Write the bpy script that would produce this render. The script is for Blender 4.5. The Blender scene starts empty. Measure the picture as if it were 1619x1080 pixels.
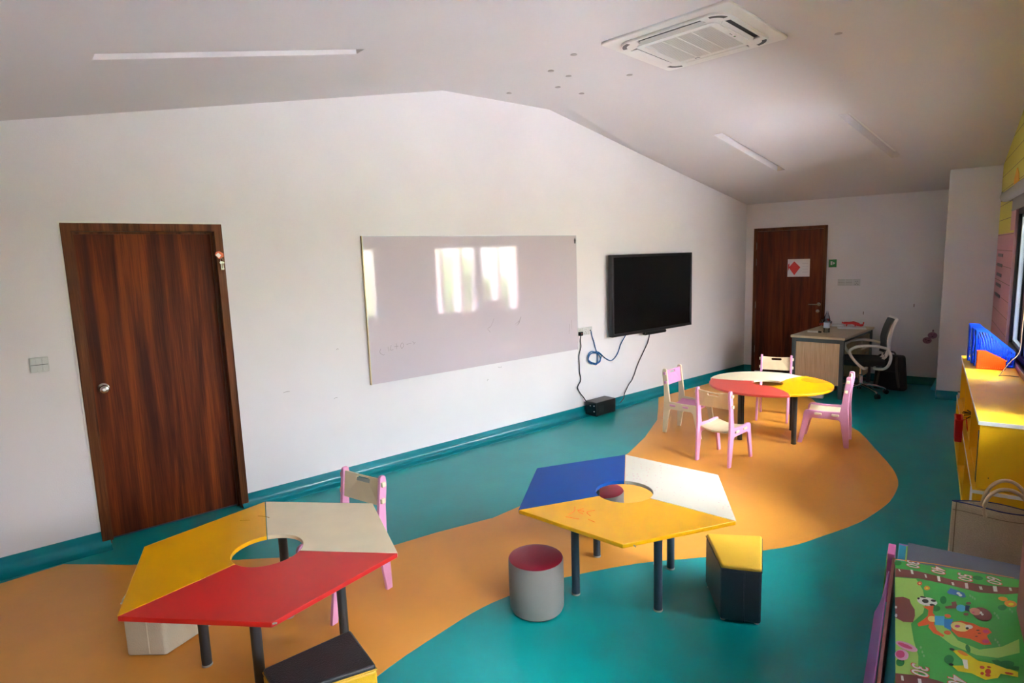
import bpy, bmesh, math, random
from mathutils import Vector, Matrix
from mathutils.geometry import delaunay_2d_cdt
PI = math.pi
scene = bpy.context.scene
COL = scene.collection
random.seed(4)

# ---------------------------------------------------------------- camera
F_PX, YAW, PITCH, ROLL, CAM_H = 0.9374068959897958*1000, 0.6154240248817505, 0.1383268171228927, -0.034069382510915, 1.7871772265859422
cy, sy, cp, sp = math.cos(YAW), math.sin(YAW), math.cos(PITCH), math.sin(PITCH)
fw = Vector((cy*cp, sy*cp, -sp)); rt = Vector((sy, -cy, 0)); up = rt.cross(fw)
r2 = rt*math.cos(ROLL) + up*math.sin(ROLL); u2 = up*math.cos(ROLL) - rt*math.sin(ROLL)
cd = bpy.data.cameras.new('camera'); cam = bpy.data.objects.new('camera', cd); COL.objects.link(cam)
cam.matrix_world = Matrix(((r2.x, u2.x, -fw.x, 0), (r2.y, u2.y, -fw.y, 0), (r2.z, u2.z, -fw.z, CAM_H), (0, 0, 0, 1)))
cd.sensor_width = 36; cd.lens = F_PX/1619*36; cd.clip_start = 0.02; cd.clip_end = 200
scene.camera = cam

# ---------------------------------------------------------------- light and exposure
scene.view_settings.view_transform = 'Standard'
scene.view_settings.look = 'None'
scene.view_settings.gamma = 1
scene.view_settings.use_curve_mapping = False
scene.view_settings.exposure = 1.48
world = bpy.data.worlds.new('world'); scene.world = world; world.use_nodes = True
wn = world.node_tree.nodes; wl = world.node_tree.links
bg = wn['Background']
tc = wn.new('ShaderNodeTexCoord'); sx = wn.new('ShaderNodeSeparateXYZ'); rp = wn.new('ShaderNodeValToRGB')
wl.new(tc.outputs['Generated'], sx.inputs[0]); wl.new(sx.outputs['Z'], rp.inputs[0]); wl.new(rp.outputs[0], bg.inputs[0])
rp.color_ramp.elements[0].position = 0.0; rp.color_ramp.elements[0].color = (0.42, 0.46, 0.47, 1)
rp.color_ramp.elements[1].position = 0.6; rp.color_ramp.elements[1].color = (0.72, 0.86, 1.0, 1)
bg.inputs[1].default_value = 24.0
# thin cloud: the sky is much brighter around a hazy patch high over the window side
dt = wn.new('ShaderNodeVectorMath'); dt.operation = 'DOT_PRODUCT'; dt.inputs[1].default_value = Vector((-0.22, -0.58, 0.78)).normalized()
nv = wn.new('ShaderNodeVectorMath'); nv.operation = 'NORMALIZE'; wl.new(tc.outputs['Generated'], nv.inputs[0]); wl.new(nv.outputs[0], dt.inputs[0])
mxm = wn.new('ShaderNodeMath'); mxm.operation = 'MAXIMUM'; mxm.inputs[1].default_value = 0.0; wl.new(dt.outputs['Value'], mxm.inputs[0])
pw = wn.new('ShaderNodeMath'); pw.operation = 'POWER'; pw.inputs[1].default_value = 22.0; wl.new(mxm.outputs[0], pw.inputs[0])
sc_ = wn.new('ShaderNodeVectorMath'); sc_.operation = 'SCALE'; sc_.inputs[0].default_value = (9.0, 9.1, 8.8); wl.new(pw.outputs[0], sc_.inputs['Scale'])
ad = wn.new('ShaderNodeVectorMath'); ad.operation = 'ADD'; wl.new(rp.outputs[0], ad.inputs[0]); wl.new(sc_.outputs[0], ad.inputs[1]); wl.new(ad.outputs[0], bg.inputs[0])

sd_ = bpy.data.lights.new('sun', 'SUN'); sd_.energy = 125; sd_.angle = math.radians(2); sd_.color = (0.97, 0.97, 1.0)
so_ = bpy.data.objects.new('sun', sd_); COL.objects.link(so_); so_.rotation_euler = Vector((0.52, -0.085, -0.85)).to_track_quat('-Z', 'Y').to_euler()

# room layout: X runs along the window wall, Y across the room, the long board wall is skewed
AL, WD = -0.272, 4.798
L, LC, YR, COLY = 9.19, 8.41, -0.584, -0.125
WINS = [(5.20, 6.86), (2.72, 4.38), (0.24, 1.90)]
WZ0, WZ1 = 0.86, 2.09
XB = -1.6
for (a, b) in WINS:      # light portals: they emit nothing, they only tell the renderer where daylight enters
    ld = bpy.data.lights.new('window_portal', 'AREA'); ld.shape = 'RECTANGLE'; ld.size = b-a; ld.size_y = WZ1-WZ0
    ld.cycles.is_portal = True
    lo = bpy.data.objects.new('window_portal', ld); COL.objects.link(lo)
    lo.location = ((a+b)/2, YR-0.12, (WZ0+WZ1)/2); lo.rotation_euler = (PI/2, 0, 0)

# ---------------------------------------------------------------- materials
def lin(c): return c/12.92 if c <= 0.04045 else ((c+0.055)/1.055)**2.4
def rgb(r, g, b): return (lin(r/255), lin(g/255), lin(b/255), 1)
def mat(name, col, rough=0.5, metal=0.0, noise=0.0, nscale=20, bump=0.0, bscale=60, spec=None, col2=None, stretch=(1, 1, 1), ndet=4, coat=0.0):
    m = bpy.data.materials.new(name); m.use_nodes = True
    n = m.node_tree.nodes; l = m.node_tree.links; b = n['Principled BSDF']
    c = rgb(*col)
    b.inputs['Base Color'].default_value = c; b.inputs['Roughness'].default_value = rough; b.inputs['Metallic'].default_value = metal
    if spec is not None: b.inputs['Specular IOR Level'].default_value = spec
    if coat: b.inputs['Coat Weight'].default_value = coat; b.inputs['Coat Roughness'].default_value = 0.12
    t = n.new('ShaderNodeTexCoord'); mp = n.new('ShaderNodeMapping'); mp.inputs['Scale'].default_value = stretch
    l.new(t.outputs['Object'], mp.inputs[0])
    if noise or col2:
        nt = n.new('ShaderNodeTexNoise'); nt.inputs['Scale'].default_value = nscale; nt.inputs['Detail'].default_value = ndet
        l.new(mp.outputs[0], nt.inputs['Vector'])
        r = n.new('ShaderNodeValToRGB'); r.color_ramp.elements[0].position = 0.32; r.color_ramp.elements[1].position = 0.68
        d = rgb(*col2) if col2 else tuple(x*(1-noise) for x in c[:3])+(1,)
        r.color_ramp.elements[0].color = d; r.color_ramp.elements[1].color = c
        l.new(nt.outputs[0], r.inputs[0]); l.new(r.outputs[0], b.inputs['Base Color'])
    if bump:
        bn = n.new('ShaderNodeTexNoise'); bn.inputs['Scale'].default_value = bscale; bn.inputs['Detail'].default_value = 3
        l.new(mp.outputs[0], bn.inputs['Vector'])
        bp = n.new('ShaderNodeBump'); bp.inputs['Strength'].default_value = bump; bp.inputs['Distance'].default_value = 0.01
        l.new(bn.outputs[0], bp.inputs['Height']); l.new(bp.outputs[0], b.inputs['Normal'])
    return m
def wood(name, dark, mid, light, rough=0.35, sc=1.0):
    m = bpy.data.materials.new(name); m.use_nodes = True
    n = m.node_tree.nodes; l = m.node_tree.links; b = n['Principled BSDF']; b.inputs['Roughness'].default_value = rough
    t = n.new('ShaderNodeTexCoord'); mp = n.new('ShaderNodeMapping'); mp.inputs['Scale'].default_value = (9*sc, 9*sc, 0.5*sc)
    l.new(t.outputs['Object'], mp.inputs[0])
    a = n.new('ShaderNodeTexNoise'); a.inputs['Scale'].default_value = 1.3; a.inputs['Detail'].default_value = 6; a.inputs['Distortion'].default_value = 0.6
    l.new(mp.outputs[0], a.inputs['Vector'])
    mp2 = n.new('ShaderNodeMapping'); mp2.inputs['Scale'].default_value = (90*sc, 90*sc, 2.5*sc); l.new(t.outputs['Object'], mp2.inputs[0])
    f = n.new('ShaderNodeTexNoise'); f.inputs['Scale'].default_value = 1.5; f.inputs['Detail'].default_value = 3; l.new(mp2.outputs[0], f.inputs['Vector'])
    mx = n.new('ShaderNodeMath'); mx.operation = 'MULTIPLY_ADD'; mx.inputs[1].default_value = 0.35; l.new(f.outputs[0], mx.inputs[0]); l.new(a.outputs[0], mx.inputs[2])
    b.inputs['Specular IOR Level'].default_value = 0.14
    r = n.new('ShaderNodeValToRGB'); r.color_ramp.elements[0].position = 0.52; r.color_ramp.elements[0].color = rgb(*dark)
    r.color_ramp.elements[1].position = 0.85; r.color_ramp.elements[1].color = rgb(*light)
    e = r.color_ramp.elements.new(0.68); e.color = rgb(*mid)
    l.new(mx.outputs[0], r.inputs[0]); l.new(r.outputs[0], b.inputs['Base Color'])
    return m
M = {}
M['wall'] = mat('wall_paint', (230, 226, 229), 0.85, noise=0.05, nscale=1.5, bump=0.12, bscale=140)
M['ceil'] = mat('ceiling_paint', (216, 211, 212), 0.9, noise=0.03, nscale=1.0)
M['teal'] = mat('teal_vinyl', (0, 136, 137), 0.32, noise=0.12, nscale=3, bump=0.05, bscale=25, spec=0.32)
M['tealbase'] = mat('teal_cove_vinyl', (4, 122, 132), 0.25, noise=0.1, nscale=6)
M['orange'] = mat('orange_vinyl', (218, 148, 60), 0.34, noise=0.08, nscale=3, bump=0.05, bscale=25, spec=0.32)
M['door'] = wood('door_wood', (58, 21, 6), (86, 34, 9), (120, 55, 14), 0.5)
M['doorframe'] = wood('door_frame_wood', (66, 32, 14), (92, 52, 26), (112, 66, 34), 0.45, 1.6)
M['door2'] = wood('far_door_wood', (64, 26, 14), (92, 40, 20), (112, 56, 28), 0.5, 1.5)
M['plate'] = mat('switch_plate', (198, 200, 198), 0.4)
M['steel'] = mat('brushed_steel', (190, 185, 178), 0.25, 1.0)
M['chrome'] = mat('chrome', (225, 225, 225), 0.08, 1.0)
M['white'] = mat('white_plastic', (232, 230, 226), 0.4)
M['offwhite'] = mat('cream_laminate', (240, 224, 192), 0.38, noise=0.06, nscale=8)
M['paintwhite'] = mat('white_laminate_with_pen_marks', (236, 232, 224), 0.32)
M['yellow'] = mat('yellow_laminate', (232, 166, 0), 0.3, noise=0.06, nscale=5)
M['red'] = mat('red_laminate', (204, 32, 28), 0.34, noise=0.04, nscale=5)
M['rose'] = mat('rose_laminate', (206, 76, 66), 0.34, noise=0.05, nscale=6)
M['blue'] = mat('blue_laminate', (0, 66, 142), 0.45, noise=0.05, nscale=5, spec=0.15)
M['leg'] = mat('slate_powder_coat', (44, 58, 72), 0.42)
M['darkleg'] = mat('charcoal_powder_coat', (50, 50, 52), 0.45)
M['rim'] = mat('grey_edge', (170, 165, 155), 0.5)
M['pink'] = mat('pink_paint', (226, 160, 200), 0.42, noise=0.05, nscale=12)
M['pinkpanel'] = mat('pink_panel', (228, 150, 196), 0.42, noise=0.05, nscale=12)
M['birch'] = mat('birch_ply', (226, 204, 166), 0.45, noise=0.08, nscale=6, stretch=(1, 4, 1))
M['ivory'] = mat('ivory_ply', (228, 214, 182), 0.45, noise=0.05, nscale=10)
M['smudge'] = mat('blue_grey_smudge', (160, 172, 166), 0.6)
M['board'] = mat('whiteboard_enamel', (198, 188, 196), 0.05, noise=0.02, nscale=2, bump=0.012, bscale=14, spec=0.42)
M['pine'] = mat('pine_edging', (206, 184, 140), 0.5)
M['black'] = mat('black_plastic', (20, 20, 21), 0.4)
M['screen'] = mat('black_screen', (6, 6, 7), 0.22, spec=0.35)
M['bezel'] = mat('dark_bezel', (48, 46, 48), 0.3, 0.4)
M['greyleather'] = mat('grey_leatherette', (132, 127, 124), 0.55, noise=0.06, nscale=8, bump=0.2, bscale=200)
M['maroon'] = mat('maroon_leatherette', (140, 14, 44), 0.42, bump=0.2, bscale=200)
M['navyleather'] = mat('navy_leatherette', (38, 46, 58), 0.45, bump=0.3, bscale=160)
M['yelleather'] = mat('yellow_leatherette', (214, 168, 48), 0.5, bump=0.2, bscale=200)
M['yelside'] = mat('yellow_leatherette_side', (214, 164, 20), 0.5, bump=0.2, bscale=200)
M['blackleather'] = mat('black_leatherette', (36, 36, 40), 0.38, bump=0.3, bscale=160)
M['beigeleather'] = mat('beige_leatherette', (206, 196, 174), 0.55, noise=0.06, nscale=9, bump=0.25, bscale=160)
M['cabyel'] = mat('yellow_cabinet_board', (236, 182, 14), 0.38, noise=0.05, nscale=7)
M['cabtop'] = mat('pale_yellow_top', (240, 186, 36), 0.4, noise=0.05, nscale=7)
M['mural_y'] = mat('yellow_mural_paint', (196, 186, 84), 0.8)
M['pinkboard'] = mat('pink_board_paint', (190, 150, 152), 0.75)
M['groove'] = mat('board_groove', (110, 96, 60), 0.9)
M['blind'] = mat('roller_blind_fabric', (150, 147, 138), 0.8, bump=0.2, bscale=200)
M['alu'] = mat('aluminium', (176, 188, 196), 0.35, 0.8)
M['desktop'] = mat('desk_laminate', (196, 176, 146), 0.4, noise=0.08, nscale=5, stretch=(1, 12, 1))
M['deskpanel'] = mat('desk_side_laminate', (206, 184, 150), 0.5, col2=(184, 160, 124), nscale=6, stretch=(10, 10, .6))
M['deskframe'] = mat('grey_steel_tube', (70, 82, 84), 0.45)
M['chairwhite'] = mat('white_nylon', (222, 216, 208), 0.35)
M['mesh'] = mat('grey_mesh', (70, 74, 76), 0.8, bump=0.4, bscale=400)
M['seatgrey'] = mat('dark_grey_fabric', (48, 52, 54), 0.9, bump=0.4, bscale=300)
M['pack'] = mat('dark_backpack_fabric', (36, 36, 38), 0.8, bump=0.4, bscale=200)
M['packgrey'] = mat('grey_strap', (84, 82, 78), 0.8)
M['cyan'] = mat('cyan_card', (20, 160, 182), 0.5)
M['jute'] = mat('jute_fabric', (206, 184, 150), 0.9, noise=0.14, nscale=160, bump=0.6, bscale=220)
M['jutehandle'] = mat('jute_handle', (204, 176, 140), 0.8, bump=0.5, bscale=200)
M['navy'] = mat('navy_trim', (24, 34, 96), 0.6)
M['rope'] = mat('brown_cord', (120, 96, 64), 0.8)
M['basketblue'] = mat('blue_plastic', (10, 84, 230), 0.35)
M['basketorange'] = mat('orange_plastic', (255, 92, 12), 0.4)
M['basketred'] = mat('red_plastic', (206, 14, 26), 0.4)
M['green'] = mat('exit_green', (20, 128, 60), 0.5)
M['paper'] = mat('paper', (226, 224, 228), 0.7)
M['redpaper'] = mat('red_paper', (206, 46, 44), 0.6)
M['cable'] = mat('black_cable', (16, 16, 18), 0.5)
M['bluecable'] = mat('blue_network_cable', (20, 84, 140), 0.45)
M['purple'] = mat('purple_sticker', (140, 96, 128), 0.6)
M['purpled'] = mat('dark_purple_sticker', (88, 44, 76), 0.6)
M['mark'] = mat('pencil_mark', (120, 112, 108), 0.9)
M['grass'] = mat('lawn', (104, 116, 78), 0.95, noise=0.5, nscale=2)
M['bounce_terrace'] = mat('pale_bounce_terrace', (202, 200, 204), 0.9, noise=0.1, nscale=2)
M['leaf'] = mat('hedge_leaves', (104, 124, 70), 0.8, noise=0.6, nscale=9, bump=1.0, bscale=8)
M['slat'] = mat('pink_white_column', (222, 208, 214), 0.6)
for k, c in dict(lgreen=(170, 222, 110), mgreen=(70, 184, 84), dgreen=(20, 136, 66), track=(132, 74, 72), pwhite=(236, 238, 236), pred=(226, 74, 44), porange=(236, 148, 46), pyellow=(240, 226, 20), torange=(232, 98, 38), cream=(244, 226, 138), lblue=(70, 178, 226), pblue=(24, 132, 206), pnavy=(24, 56, 120), mblue=(62, 122, 196), lpink=(226, 172, 206), magenta=(212, 74, 132), rspot=(196, 56, 24), skin=(214, 146, 126), pblack=(24, 28, 30), pale=(128, 194, 128)).items():
    M[k] = mat('print_'+k, c, 0.42)
M['slab'] = mat('grey_foam_back', (110, 118, 136), 0.55, bump=0.5, bscale=350)
M['foampink'] = mat('pink_foam', (226, 120, 186), 0.55); M['foampurple'] = mat('purple_foam', (176, 112, 190), 0.55)
M['foammauve'] = mat('mauve_foam', (150, 92, 92), 0.55); M['foamcyan'] = mat('cyan_foam', (40, 168, 206), 0.55)
M['foamgreen'] = mat('green_foam', (130, 190, 90), 0.55)
def glass(name, tint=(0.96, 0.98, 0.98, 1), f=0.08):
    m = bpy.data.materials.new(name); m.use_nodes = True; n = m.node_tree.nodes; l = m.node_tree.links
    n.remove(n['Principled BSDF']); o = n['Material Output']
    t = n.new('ShaderNodeBsdfTransparent'); t.inputs[0].default_value = tint
    g = n.new('ShaderNodeBsdfGlossy'); g.inputs['Roughness'].default_value = 0.02
    fr = n.new('ShaderNodeFresnel'); fr.inputs[0].default_value = 1.45
    mx = n.new('ShaderNodeMixShader'); l.new(fr.outputs[0], mx.inputs[0]); l.new(t.outputs[0], mx.inputs[1]); l.new(g.outputs[0], mx.inputs[2]); l.new(mx.outputs[0], o.inputs[0])
    return m
M['glass'] = glass('window_glass'); M['bottle'] = glass('clear_bottle_plastic', (0.82, 0.87, 0.92, 1))
_pm = bpy.data.materials.new('white_laminate_specks'); M['specks'] = _pm; _pm.use_nodes = True
n = _pm.node_tree.nodes; l = _pm.node_tree.links; b = n['Principled BSDF']; b.inputs['Roughness'].default_value = 0.32
t = n.new('ShaderNodeTexCoord'); v = n.new('ShaderNodeTexVoronoi'); v.inputs['Scale'].default_value = 38; l.new(t.outputs['Object'], v.inputs['Vector'])
v.inputs['Randomness'].default_value = 1.0
ns = n.new('ShaderNodeTexNoise'); ns.inputs['Scale'].default_value = 5; l.new(t.outputs['Object'], ns.inputs['Vector'])
th = n.new('ShaderNodeMath'); th.operation = 'MULTIPLY'; th.inputs[1].default_value = 0.36; l.new(ns.outputs[0], th.inputs[0])
su = n.new('ShaderNodeMath'); su.operation = 'LESS_THAN'; l.new(v.outputs['Distance'], su.inputs[0])
s2 = n.new('ShaderNodeMath'); s2.operation = 'SUBTRACT'; s2.inputs[1].default_value = 0.045; l.new(th.outputs[0], s2.inputs[0]); l.new(s2.outputs[0], su.inputs[1])
mx = n.new('ShaderNodeMix'); mx.data_type = 'RGBA'; mx.inputs[6].default_value = rgb(208, 200, 187); mx.inputs[7].default_value = rgb(206, 120, 150)
n2 = n.new('ShaderNodeMath'); n2.operation = 'MULTIPLY'; n2.inputs[1].default_value = 0.55; l.new(su.outputs[0], n2.inputs[0]); l.new(n2.outputs[0], mx.inputs[0]); l.new(mx.outputs[2], b.inputs['Base Color'])

# ---------------------------------------------------------------- mesh helpers
def tag(o, label=None, cat=None, group=None, kind=None):
    if label: o['label'] = label
    if cat: o['category'] = cat
    if group: o['group'] = group
    if kind: o['kind'] = kind
    return o
def link(name, bm, mats, parent=None, smooth=False, bevel=0.0, seg=2, loc=None, rot=None, recalc=True):
    if recalc: bmesh.ops.recalc_face_normals(bm, faces=bm.faces)
    me = bpy.data.meshes.new(name); bm.to_mesh(me); bm.free()
    if not isinstance(mats, (list, tuple)): mats = [mats]
    for m in mats: me.materials.append(m)
    if smooth:
        for p in me.polygons: p.use_smooth = True
        me.set_sharp_from_angle(angle=math.radians(40))
    o = bpy.data.objects.new(name, me); COL.objects.link(o)
    if bevel:
        bv = o.modifiers.new('bevel', 'BEVEL'); bv.width = bevel; bv.segments = seg; bv.limit_method = 'ANGLE'; bv.angle_limit = math.radians(40)
        for p in me.polygons: p.use_smooth = True
        me.set_sharp_from_angle(angle=math.radians(80))
    if parent: o.parent = parent
    if loc: o.location = loc
    if rot: o.rotation_euler = rot
    return o
def thing(name, label, cat, loc=(0, 0, 0), rz=0, group=None):
    o = bpy.data.objects.new(name, None); COL.objects.link(o); o.location = loc; o.rotation_euler = (0, 0, rz); o.empty_display_size = 0.1
    return tag(o, label, cat, group)
def B(): return bmesh.new()
def box(bm, x0, x1, y0, y1, z0, z1, mi=0):
    vs = [bm.verts.new(p) for p in [(x0, y0, z0), (x1, y0, z0), (x1, y1, z0), (x0, y1, z0), (x0, y0, z1), (x1, y0, z1), (x1, y1, z1), (x0, y1, z1)]]
    for f in [(3, 2, 1, 0), (4, 5, 6, 7), (0, 1, 5, 4), (1, 2, 6, 5), (2, 3, 7, 6), (3, 0, 4, 7)]:
        fc = bm.faces.new([vs[i] for i in f]); fc.material_index = mi
    return bm
def prism(bm, poly, z0, z1, axis='z', mi=0, topmi=None):
    """extrude a 2D outline; axis z: (x,y); axis y: poly=(x,z) along y; axis x: poly=(y,z) along x"""
    def P(a, b, c): return {'z': (a, b, c), 'y': (a, c, b), 'x': (c, a, b)}[axis]
    lo = [bm.verts.new(P(a, b, z0)) for a, b in poly]; hi = [bm.verts.new(P(a, b, z1)) for a, b in poly]
    f = bm.faces.new(lo[::-1]); f.material_index = mi
    f = bm.faces.new(hi); f.material_index = mi if topmi is None else topmi
    k = len(poly)
    for i in range(k):
        f = bm.faces.new([lo[i], lo[(i+1) % k], hi[(i+1) % k], hi[i]]); f.material_index = mi
    return bm
def plate(bm, outer, holes, z0, z1, axis='z', mi=0):
    """extruded plate with holes (2D outlines)"""
    loops = [outer]+list(holes); pts = []; edges = []
    for lp in loops:
        s = len(pts); pts += [Vector(p) for p in lp]; edges += [(s+i, s+(i+1) % len(lp)) for i in range(len(lp))]
    r = delaunay_2d_cdt(pts, edges, [], 0, 1e-6)
    V, E_, Fs = r[0], r[1], r[2]
    def inside(p, poly):
        c = False; k = len(poly)
        for i in range(k):
            a, b2 = poly[i], poly[(i+1) % k]
            if (a[1] > p[1]) != (b2[1] > p[1]) and p[0] < (b2[0]-a[0])*(p[1]-a[1])/(b2[1]-a[1])+a[0]: c = not c
        return c
    def P(a, b2, c): return {'z': (a, b2, c), 'y': (a, c, b2), 'x': (c, a, b2)}[axis]
    lo = [bm.verts.new(P(v.x, v.y, z0)) for v in V]; hi = [bm.verts.new(P(v.x, v.y, z1)) for v in V]
    cnt = {}
    for f in Fs:
        c = sum((V[i] for i in f), Vector((0, 0)))/len(f)
        if not inside(c, outer) or any(inside(c, h) for h in holes): continue
        a = bm.faces.new([lo[i] for i in f][::-1]); a.material_index = mi
        a = bm.faces.new([hi[i] for i in f]); a.material_index = mi
        for i in range(len(f)):
            e = (f[i], f[(i+1) % len(f)]); 
            if (e[1], e[0]) in cnt: cnt[(e[1], e[0])] = 0
            else: cnt[e] = 1
    for (i, j), c in cnt.items():
        if c:
            a = bm.faces.new([lo[i], lo[j], hi[j], hi[i]]); a.material_index = mi
    for v in [v for v in bm.verts if not v.link_faces]: bm.verts.remove(v)
    return bm
def tube(bm, pts, r, n=8, mi=0, caps=True, closed=False):
    pts = [Vector(p) for p in pts]; rings = []; prev = None
    rs = r if isinstance(r, (list, tuple)) else [r]*len(pts)
    for i, p in enumerate(pts):
        if closed: d = pts[(i+1) % len(pts)]-pts[i-1]
        else: d = (pts[min(i+1, len(pts)-1)]-pts[max(i-1, 0)])
        d.normalize()
        if prev is None:
            a = Vector((0, 0, 1)) if abs(d.z) < 0.9 else Vector((1, 0, 0)); u = d.cross(a).normalized()
        else: u = (prev-d*prev.dot(d)).normalized()
        prev = u; w = d.cross(u)
        rings.append([bm.verts.new(p+(u*math.cos(2*PI*k/n)+w*math.sin(2*PI*k/n))*rs[i]) for k in range(n)])
    m = len(rings)
    for i in range(m if closed else m-1):
        A, C = rings[i], rings[(i+1) % m]
        for k in range(n):
            f = bm.faces.new([A[k], A[(k+1) % n], C[(k+1) % n], C[k]]); f.material_index = mi
    if caps and not closed:
        bm.faces.new(rings[0][::-1]).material_index = mi; bm.faces.new(rings[-1]).material_index = mi
    return bm
def lathe(bm, prof, n=32, c=(0, 0), mi=0):
    rings = []
    for r, z in prof:
        rings.append([bm.verts.new((c[0]+max(r, 1e-4)*math.cos(2*PI*k/n), c[1]+max(r, 1e-4)*math.sin(2*PI*k/n), z)) for k in range(n)])
    for A, C in zip(rings, rings[1:]):
        for k in range(n): bm.faces.new([A[k], A[(k+1) % n], C[(k+1) % n], C[k]]).material_index = mi
    bm.faces.new(rings[0][::-1]).material_index = mi; bm.faces.new(rings[-1]).material_index = mi
    return bm
def smooth_path(pts, n=6, closed=False):
    P = [Vector(p) for p in pts]; out = []; m = len(P)
    for i in range(m if closed else m-1):
        if closed: a, b, c, d = P[i-1], P[i], P[(i+1) % m], P[(i+2) % m]
        else: a, b, c, d = P[max(i-1, 0)], P[i], P[i+1], P[min(i+2, m-1)]
        for k in range(n):
            t = k/n
            out.append(0.5*((2*b)+(c-a)*t+(2*a-5*b+4*c-d)*t*t+(3*b-a-3*c+d)*t**3))
    if not closed: out.append(P[-1])
    return out
def rrect(x0, x1, y0, y1, r, n=5):
    out = []
    for cx, cy_, a in [(x1-r, y1-r, 0), (x0+r, y1-r, 90), (x0+r, y0+r, 180), (x1-r, y0+r, 270)]:
        out += [(cx+r*math.cos(math.radians(a+90*k/n)), cy_+r*math.sin(math.radians(a+90*k/n))) for k in range(n+1)]
    return out
def copy_thing(o, loc, rz, label, group=None):
    c = o.copy(); COL.objects.link(c); c.location = loc; c.rotation_euler = (0, 0, rz); c['label'] = label
    if group: c['group'] = group
    for ch in o.children:
        d = ch.copy(); COL.objects.link(d); d.parent = c
        for g in ch.children:
            e = g.copy(); COL.objects.link(e); e.parent = d
    return c
CA, SA = math.cos(AL), math.sin(AL)
def WP(t, off=0, z=0):          # a point on the long board wall: t along it, off = distance into the room
    return Vector((t*CA+off*SA, WD+t*SA-off*CA, z))
def wall_thing(name, label, cat, t, z, off=0, group=None): return thing(name, label, cat, WP(t, off, z), AL, group)
# in the frame of a wall_thing: +x along the wall, -y into the room

# ================================================================ the setting
def struct(name, bm, m, **k): return tag(link(name, bm, m, **k), kind='structure')
def wy(x): return WD+math.tan(AL)*x
# floor: teal sheet vinyl with an orange shape let into it
ORG = [(-2.5, 4.2), (0.9, 4.382), (1.2, 4.327), (1.445, 3.914), (2.0, 3.18), (2.45, 2.723), (2.737, 2.605), (3.116, 2.414), (3.9, 2.26), (4.832, 2.167), (5.37, 2.225), (6.008, 2.351), (6.615, 2.573), (7.05, 2.743), (7.55, 2.595), (8.1, 2.44), (8.75, 2.25), (8.95, 1.8), (8.6, 1.4), (7.95, 1.18),
       (7.535, 1.0), (7.1, 0.83), (6.702, 0.597), (6.491, 0.479), (5.939, 0.297), (5.55, 0.176), (5.319, 0.13), (5.18, 0.117), (5.041, 0.12), (4.77, 0.151), (4.521, 0.218), (4.279, 0.302), (3.96, 0.47), (3.683, 0.642), (3.325, 1.008), (3.054, 1.311), (2.684, 1.607), (2.363, 1.767), (2.15, 1.83), (1.917, 1.861), (1.626, 1.888), (1.3, 1.86), (0.9, 1.7), (0.4, 1.3), (-0.3, 0.9), (-1.2, 0.7), (-2.5, 0.6)]
ORGS = [tuple(p[:2]) for p in smooth_path([(a, b, 0) for a, b in ORG[19:]], 3)]
ORGALL = ORG[:19]+ORGS
bm = B()
outer = [(XB-1, YR-0.3), (L+0.3, YR-0.3), (L+0.3, wy(L+0.3)+0.3), (XB-1, wy(XB-1)+0.3)]
pts = [Vector(p) for p in outer]; ed = [(0, 1), (1, 2), (2, 3), (3, 0)]
s0 = len(pts); pts += [Vector(p) for p in ORGALL]; ed += [(s0+i, s0+(i+1) % len(ORGALL)) for i in range(len(ORGALL))]
r = delaunay_2d_cdt(pts, ed, [], 0, 1e-6)
vv = [bm.verts.new((v.x, v.y, 0)) for v in r[0]]
def inpoly(p, poly):
    c = False; k = len(poly)
    for i in range(k):
        a, b2 = poly[i], poly[(i+1) % k]
        if (a[1] > p[1]) != (b2[1] > p[1]) and p[0] < (b2[0]-a[0])*(p[1]-a[1])/(b2[1]-a[1])+a[0]: c = not c
    return c
for f in r[2]:
    c = sum((r[0][i] for i in f), Vector((0, 0)))/len(f)
    fc = bm.faces.new([vv[i] for i in f]); fc.material_index = 1 if inpoly(c, ORGALL) else 0
    if fc.normal.z < 0: fc.normal_flip()
struct('floor', bm, [M['teal'], M['orange']], recalc=False)

# ceiling: slope, flat ridge strip, slope; narrow light troughs are cut out of it
def xr1(y): return 4.20-(3.63-y)*0.14
def xr2(y): return 5.44-(3.28-y)*0.12
ZR = 3.288
def zc(x, y):
    a, b = xr1(y), xr2(y)
    if x < a: return ZR-0.199*(a-x)
    if x <= b: return ZR
    return ZR-(ZR-2.45)*(x-b)/(L-b)
TROUGHS = [((1.19, 2.99), 1.25), ((2.19-1.25*CA, 1.58-1.25*SA), 1.25), ((6.56, 1.90), 1.37), ((6.48, 0.73), 1.38)]
TW = 0.05
def trect(p, ln, w=TW):
    ax = Vector((CA, SA)); nx = Vector((-SA, CA)); p = Vector(p)
    return [p-nx*w, p+ax*ln-nx*w, p+ax*ln+nx*w, p+nx*w]
pts = []; ed = []
def loop(lp, closed=True):
    s = len(pts); pts.extend(Vector(q) for q in lp); n_ = len(lp)
    ed.extend((s+i, s+(i+1) % n_) for i in range(n_ if closed else n_-1))
oc = [(XB, YR-0.01), (L+0.01, YR-0.01), (L+0.01, wy(L)+0.02), (XB, wy(XB)+0.02)]
loop(oc)
N = 24
ys = [YR-0.01+(5.3-YR)*i/N for i in range(N+1)]
loop([(xr1(y), y) for y in ys], False); loop([(xr2(y), y) for y in ys], False)
rects = [trect(p, ln) for p, ln in TROUGHS]
for q in rects: loop(q)
for i in range(2, 9):
    for j in range(N): pts.append(Vector((xr2(ys[j])+(L-xr2(ys[j]))*i/9.5, ys[j]+0.03)))
r = delaunay_2d_cdt(pts, ed, [], 0, 1e-6)
bm = B(); vv = [bm.verts.new((v.x, v.y, zc(v.x, v.y))) for v in r[0]]
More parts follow.
